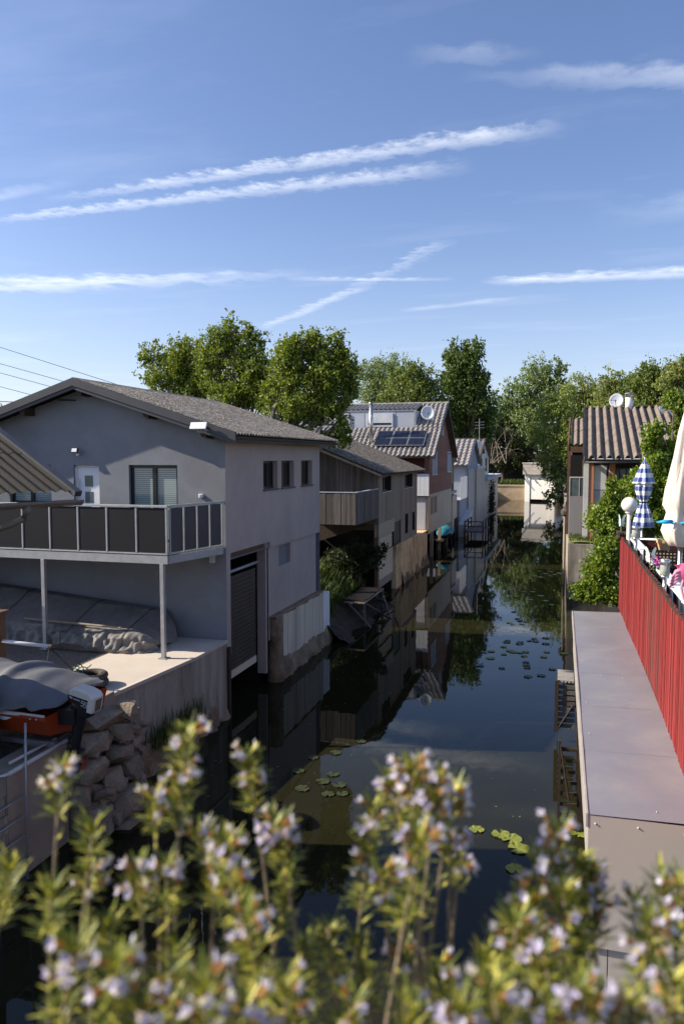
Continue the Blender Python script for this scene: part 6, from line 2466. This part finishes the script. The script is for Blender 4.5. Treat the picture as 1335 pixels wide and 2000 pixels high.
def sprig(parent, tip, L, head, dens, flo, seed, lean):
    rs = np.random.default_rng(seed)
    tip = np.array(tip)
    base = tip + np.array([lean[0], lean[1], -L])
    mid = (tip + base) / 2 + rs.normal(size=3) * .022
    ts = np.linspace(0, 1, 14)[:, None]
    curve = (1 - ts) ** 2 * base + 2 * ts * (1 - ts) * mid + ts ** 2 * tip
    mb = MB()
    mb.tube([tuple(p) for p in curve], [.0032 - .0021 * i / 13 for i in range(14)], 6)
    st = mb.build('sprig', M['rm_stem'], parent, smooth=True)

    def cpt(t):
        return (1 - t) ** 2 * base + 2 * t * (1 - t) * mid + t ** 2 * tip
    # needles
    t0 = 1 - head / L
    V = []
    n = int(dens * head * 1000 * .9)
    for k in range(n):
        t = t0 + (1 - t0) * rs.uniform(0, 1) ** .8
        if rs.uniform() < .07:
            t = rs.uniform(max(0, t0 - .35), 1)
        p = cpt(t)
        a = rs.uniform(0, 6.283)
        up = rs.uniform(.15, .95) + .5 * (t > .97)
        out = np.array([math.cos(a), math.sin(a), up])
        out /= np.linalg.norm(out)
        l = rs.uniform(.011, .023)
        w = rs.uniform(.0008, .0015)
        s = np.cross(out, np.array([0, 0, 1.0]))
        s /= np.linalg.norm(s) + 1e-9
        m = p + out * l * .55
        e = p + out * l + np.array([0, 0, -1]) * l * rs.uniform(-.12, .2)
        V += [p - s * w * .5, p + s * w * .5, m + s * w, m - s * w, m - s * w, m + s * w, e + s * w * .3, e - s * w * .3]
    off = np.array(wloc(st))
    v = np.array(V) - off
    fast_quads('needles', v, len(v) // 4, M['rm_leaf'], st)
    # flowers
    V, B = [], []
    for k in range(flo):
        t = 1 - (head / L) * rs.uniform(.0, .62) ** 1.3
        a = rs.uniform(0, 6.283)
        out = np.array([math.cos(a), math.sin(a), rs.uniform(.2, 1.0)])
        out /= np.linalg.norm(out)
        p = cpt(t) + out * rs.uniform(.004, .010)
        s1 = np.cross(out, np.array([0, .1, 1.0]))
        s1 /= np.linalg.norm(s1)
        s2 = np.cross(out, s1)
        for q in range(3):
            w = .0016
            b = 2.1 * q
            ss = s1 * math.cos(b) + s2 * math.sin(b)
            B += [p - ss * w, p + ss * w, p + out * .006 + ss * w * 1.3, p + out * .006 - ss * w * 1.3]
        c = p + out * .006
        for q in range(6):
            b = 1.05 * q + rs.uniform(-.3, .3)
            d = (s1 * math.cos(b) + s2 * math.sin(b)) * rs.uniform(.5, 1.0) + out * rs.uniform(.5, 1.2)
            d /= np.linalg.norm(d)
            l = rs.uniform(.004, .0085)
            x = np.cross(d, out)
            x /= np.linalg.norm(x) + 1e-9
            w = rs.uniform(.0011, .0020)
            V += [c, c + d * l * .55 + x * w, c + d * l, c + d * l * .55 - x * w]
    if V:
        v = np.array(V) - off
        fast_quads('flowers', v, len(v) // 4, M['rm_flower'], st)
        v = np.array(B) - off
        fast_quads('calyxes', v, len(v) // 4, M['rm_bud'], st)


bushes = {}
bush_defs = [('left', 'rosemary bush with one tall stalk standing alone, leftmost in the foreground', 120),
             ('left_mid', 'dense flowering rosemary bush with two tall spikes left of centre', 400),
             ('mid', 'rosemary bush with leaning low sprigs in the middle foreground', 620),
             ('right_mid', 'tallest rosemary bush with a broad lilac flower head right of centre', 830),
             ('right', 'bushy rosemary before the edge of the metal annex', 1090),
             ('far_right', 'rosemary bush in the bottom right corner before the beige panel', 1290)]
for key, lab, px in bush_defs:
    P = along_view(px, 2050, .55)
    bushes[key] = (thing('rosemary_bush', lab, 'rosemary bush', (P.x, P.y, 5.52), 'rosemary bushes on the bridge'), px)
# (tip px, py, distance, head length, flowers)
sprigs = [
    (120, 1502, .62, .045, 10), (365, 1432, .62, .085, 14), (480, 1478, .64, .06, 12), (185, 1600, .60, .035, 5),
    (300, 1562, .60, .03, 9), (385, 1630, .62, .04, 10), (270, 1700, .57, .045, 18), (325, 1692, .56, .04, 10), (535, 1612, .58, .065, 22),
    (440, 1650, .55, .075, 16), (420, 1720, .58, .04, 8), (600, 1782, .62, .04, 8), (560, 1740, .6, .04, 6), (760, 1512, .60, .05, 16), (805, 1500, .58, .05, 22), (850, 1522, .57, .055, 22), (885, 1545, .60, .045, 14),
    (730, 1570, .62, .04, 10), (820, 1640, .52, .07, 14), (720, 1660, .62, .06, 10), (895, 1695, .64, .022, 7), (880, 1640, .6, .03, 10), (790, 1850, .62, .03, 8), (745, 1700, .6, .05, 8),
    (1090, 1622, .58, .06, 12), (1060, 1680, .57, .06, 14), (1130, 1680, .60, .055, 10), (1160, 1700, .6, .05, 10), (1030, 1745, .56, .055, 12), (1100, 1740, .55, .07, 10), (1005, 1800, .50, .045, 14), (1165, 1760, .58, .04, 8), (950, 1870, .56, .04, 6), (1200, 1880, .5, .03, 0),
    (1240, 1762, .58, .035, 8), (1290, 1722, .56, .06, 6), (1330, 1730, .54, .06, 8), (1275, 1800, .5, .05, 12), (1320, 1840, .5, .06, 10),
    (25, 1690, .58, .05, 6), (100, 1740, .52, .05, 6), (55, 1800, .48, .06, 10), (150, 1850, .44, .055, 14), (30, 1880, .42, .06, 10), (215, 1800, .52, .04, 6), (230, 1870, .42, .05, 14), (120, 1940, .40, .05, 12), (175, 1695, .6, .04, 8), (310, 1800, .6, .04, 6),
    (330, 1900, .50, .05, 10), (480, 1790, .5, .06, 18), (430, 1880, .42, .06, 16), (395, 1920, .40, .05, 16), (530, 1860, .48, .06, 14), (560, 1920, .44, .06, 12), (640, 1810, .58, .05, 6), (650, 1880, .52, .06, 8), (700, 1840, .58, .05, 4), (735, 1900, .52, .05, 8), (600, 1850, .55, .06, 6),
    (690, 1960, .48, .05, 8), (820, 1930, .50, .05, 10), (860, 1900, .55, .05, 8), (905, 1880, .52, .05, 8), (790, 1960, .44, .05, 6), (960, 1930, .42, .05, 14), (1010, 1900, .44, .06, 12), (1060, 1860, .48, .06, 10), (1100, 1900, .46, .06, 8), (1130, 1930, .42, .05, 16), (1170, 1960, .42, .05, 10), (1250, 1900, .46, .06, 8), (1310, 1910, .44, .06, 10), (1335, 1880, .45, .05, 10), (1230, 1960, .42, .05, 8), (270, 1960, .42, .05, 12), (20, 1970, .4, .05, 12), (480, 1960, .42, .05, 12), (610, 1960, .44, .05, 10), (900, 1965, .42, .05, 10), (1050, 1965, .42, .05, 10), (70, 1650 + 250, .45, .05, 8), (350, 1850, .55, .04, 4), (680, 1900, .55, .05, 5), (970, 1830, .58, .04, 5), (1130, 1830, .56, .05, 5)]
for i, (px, py, d, head, flo) in enumerate(sprigs):
    if py > 1780 and i % 5 in (1, 3):
        continue
    key = min(bushes, key=lambda k: abs(bushes[k][1] - px))
    tip = along_view(px, py, d)
    L = max(.12, tip.z - 5.55)
    sprig(bushes[key][0], tuple(tip), L, head, 2.6, (0 if flo < 7 else max(8, int(flo * (.95 if py < 1660 else .6)))), 100 + i, (random.uniform(-.08, .08), random.uniform(-.06, .05)))
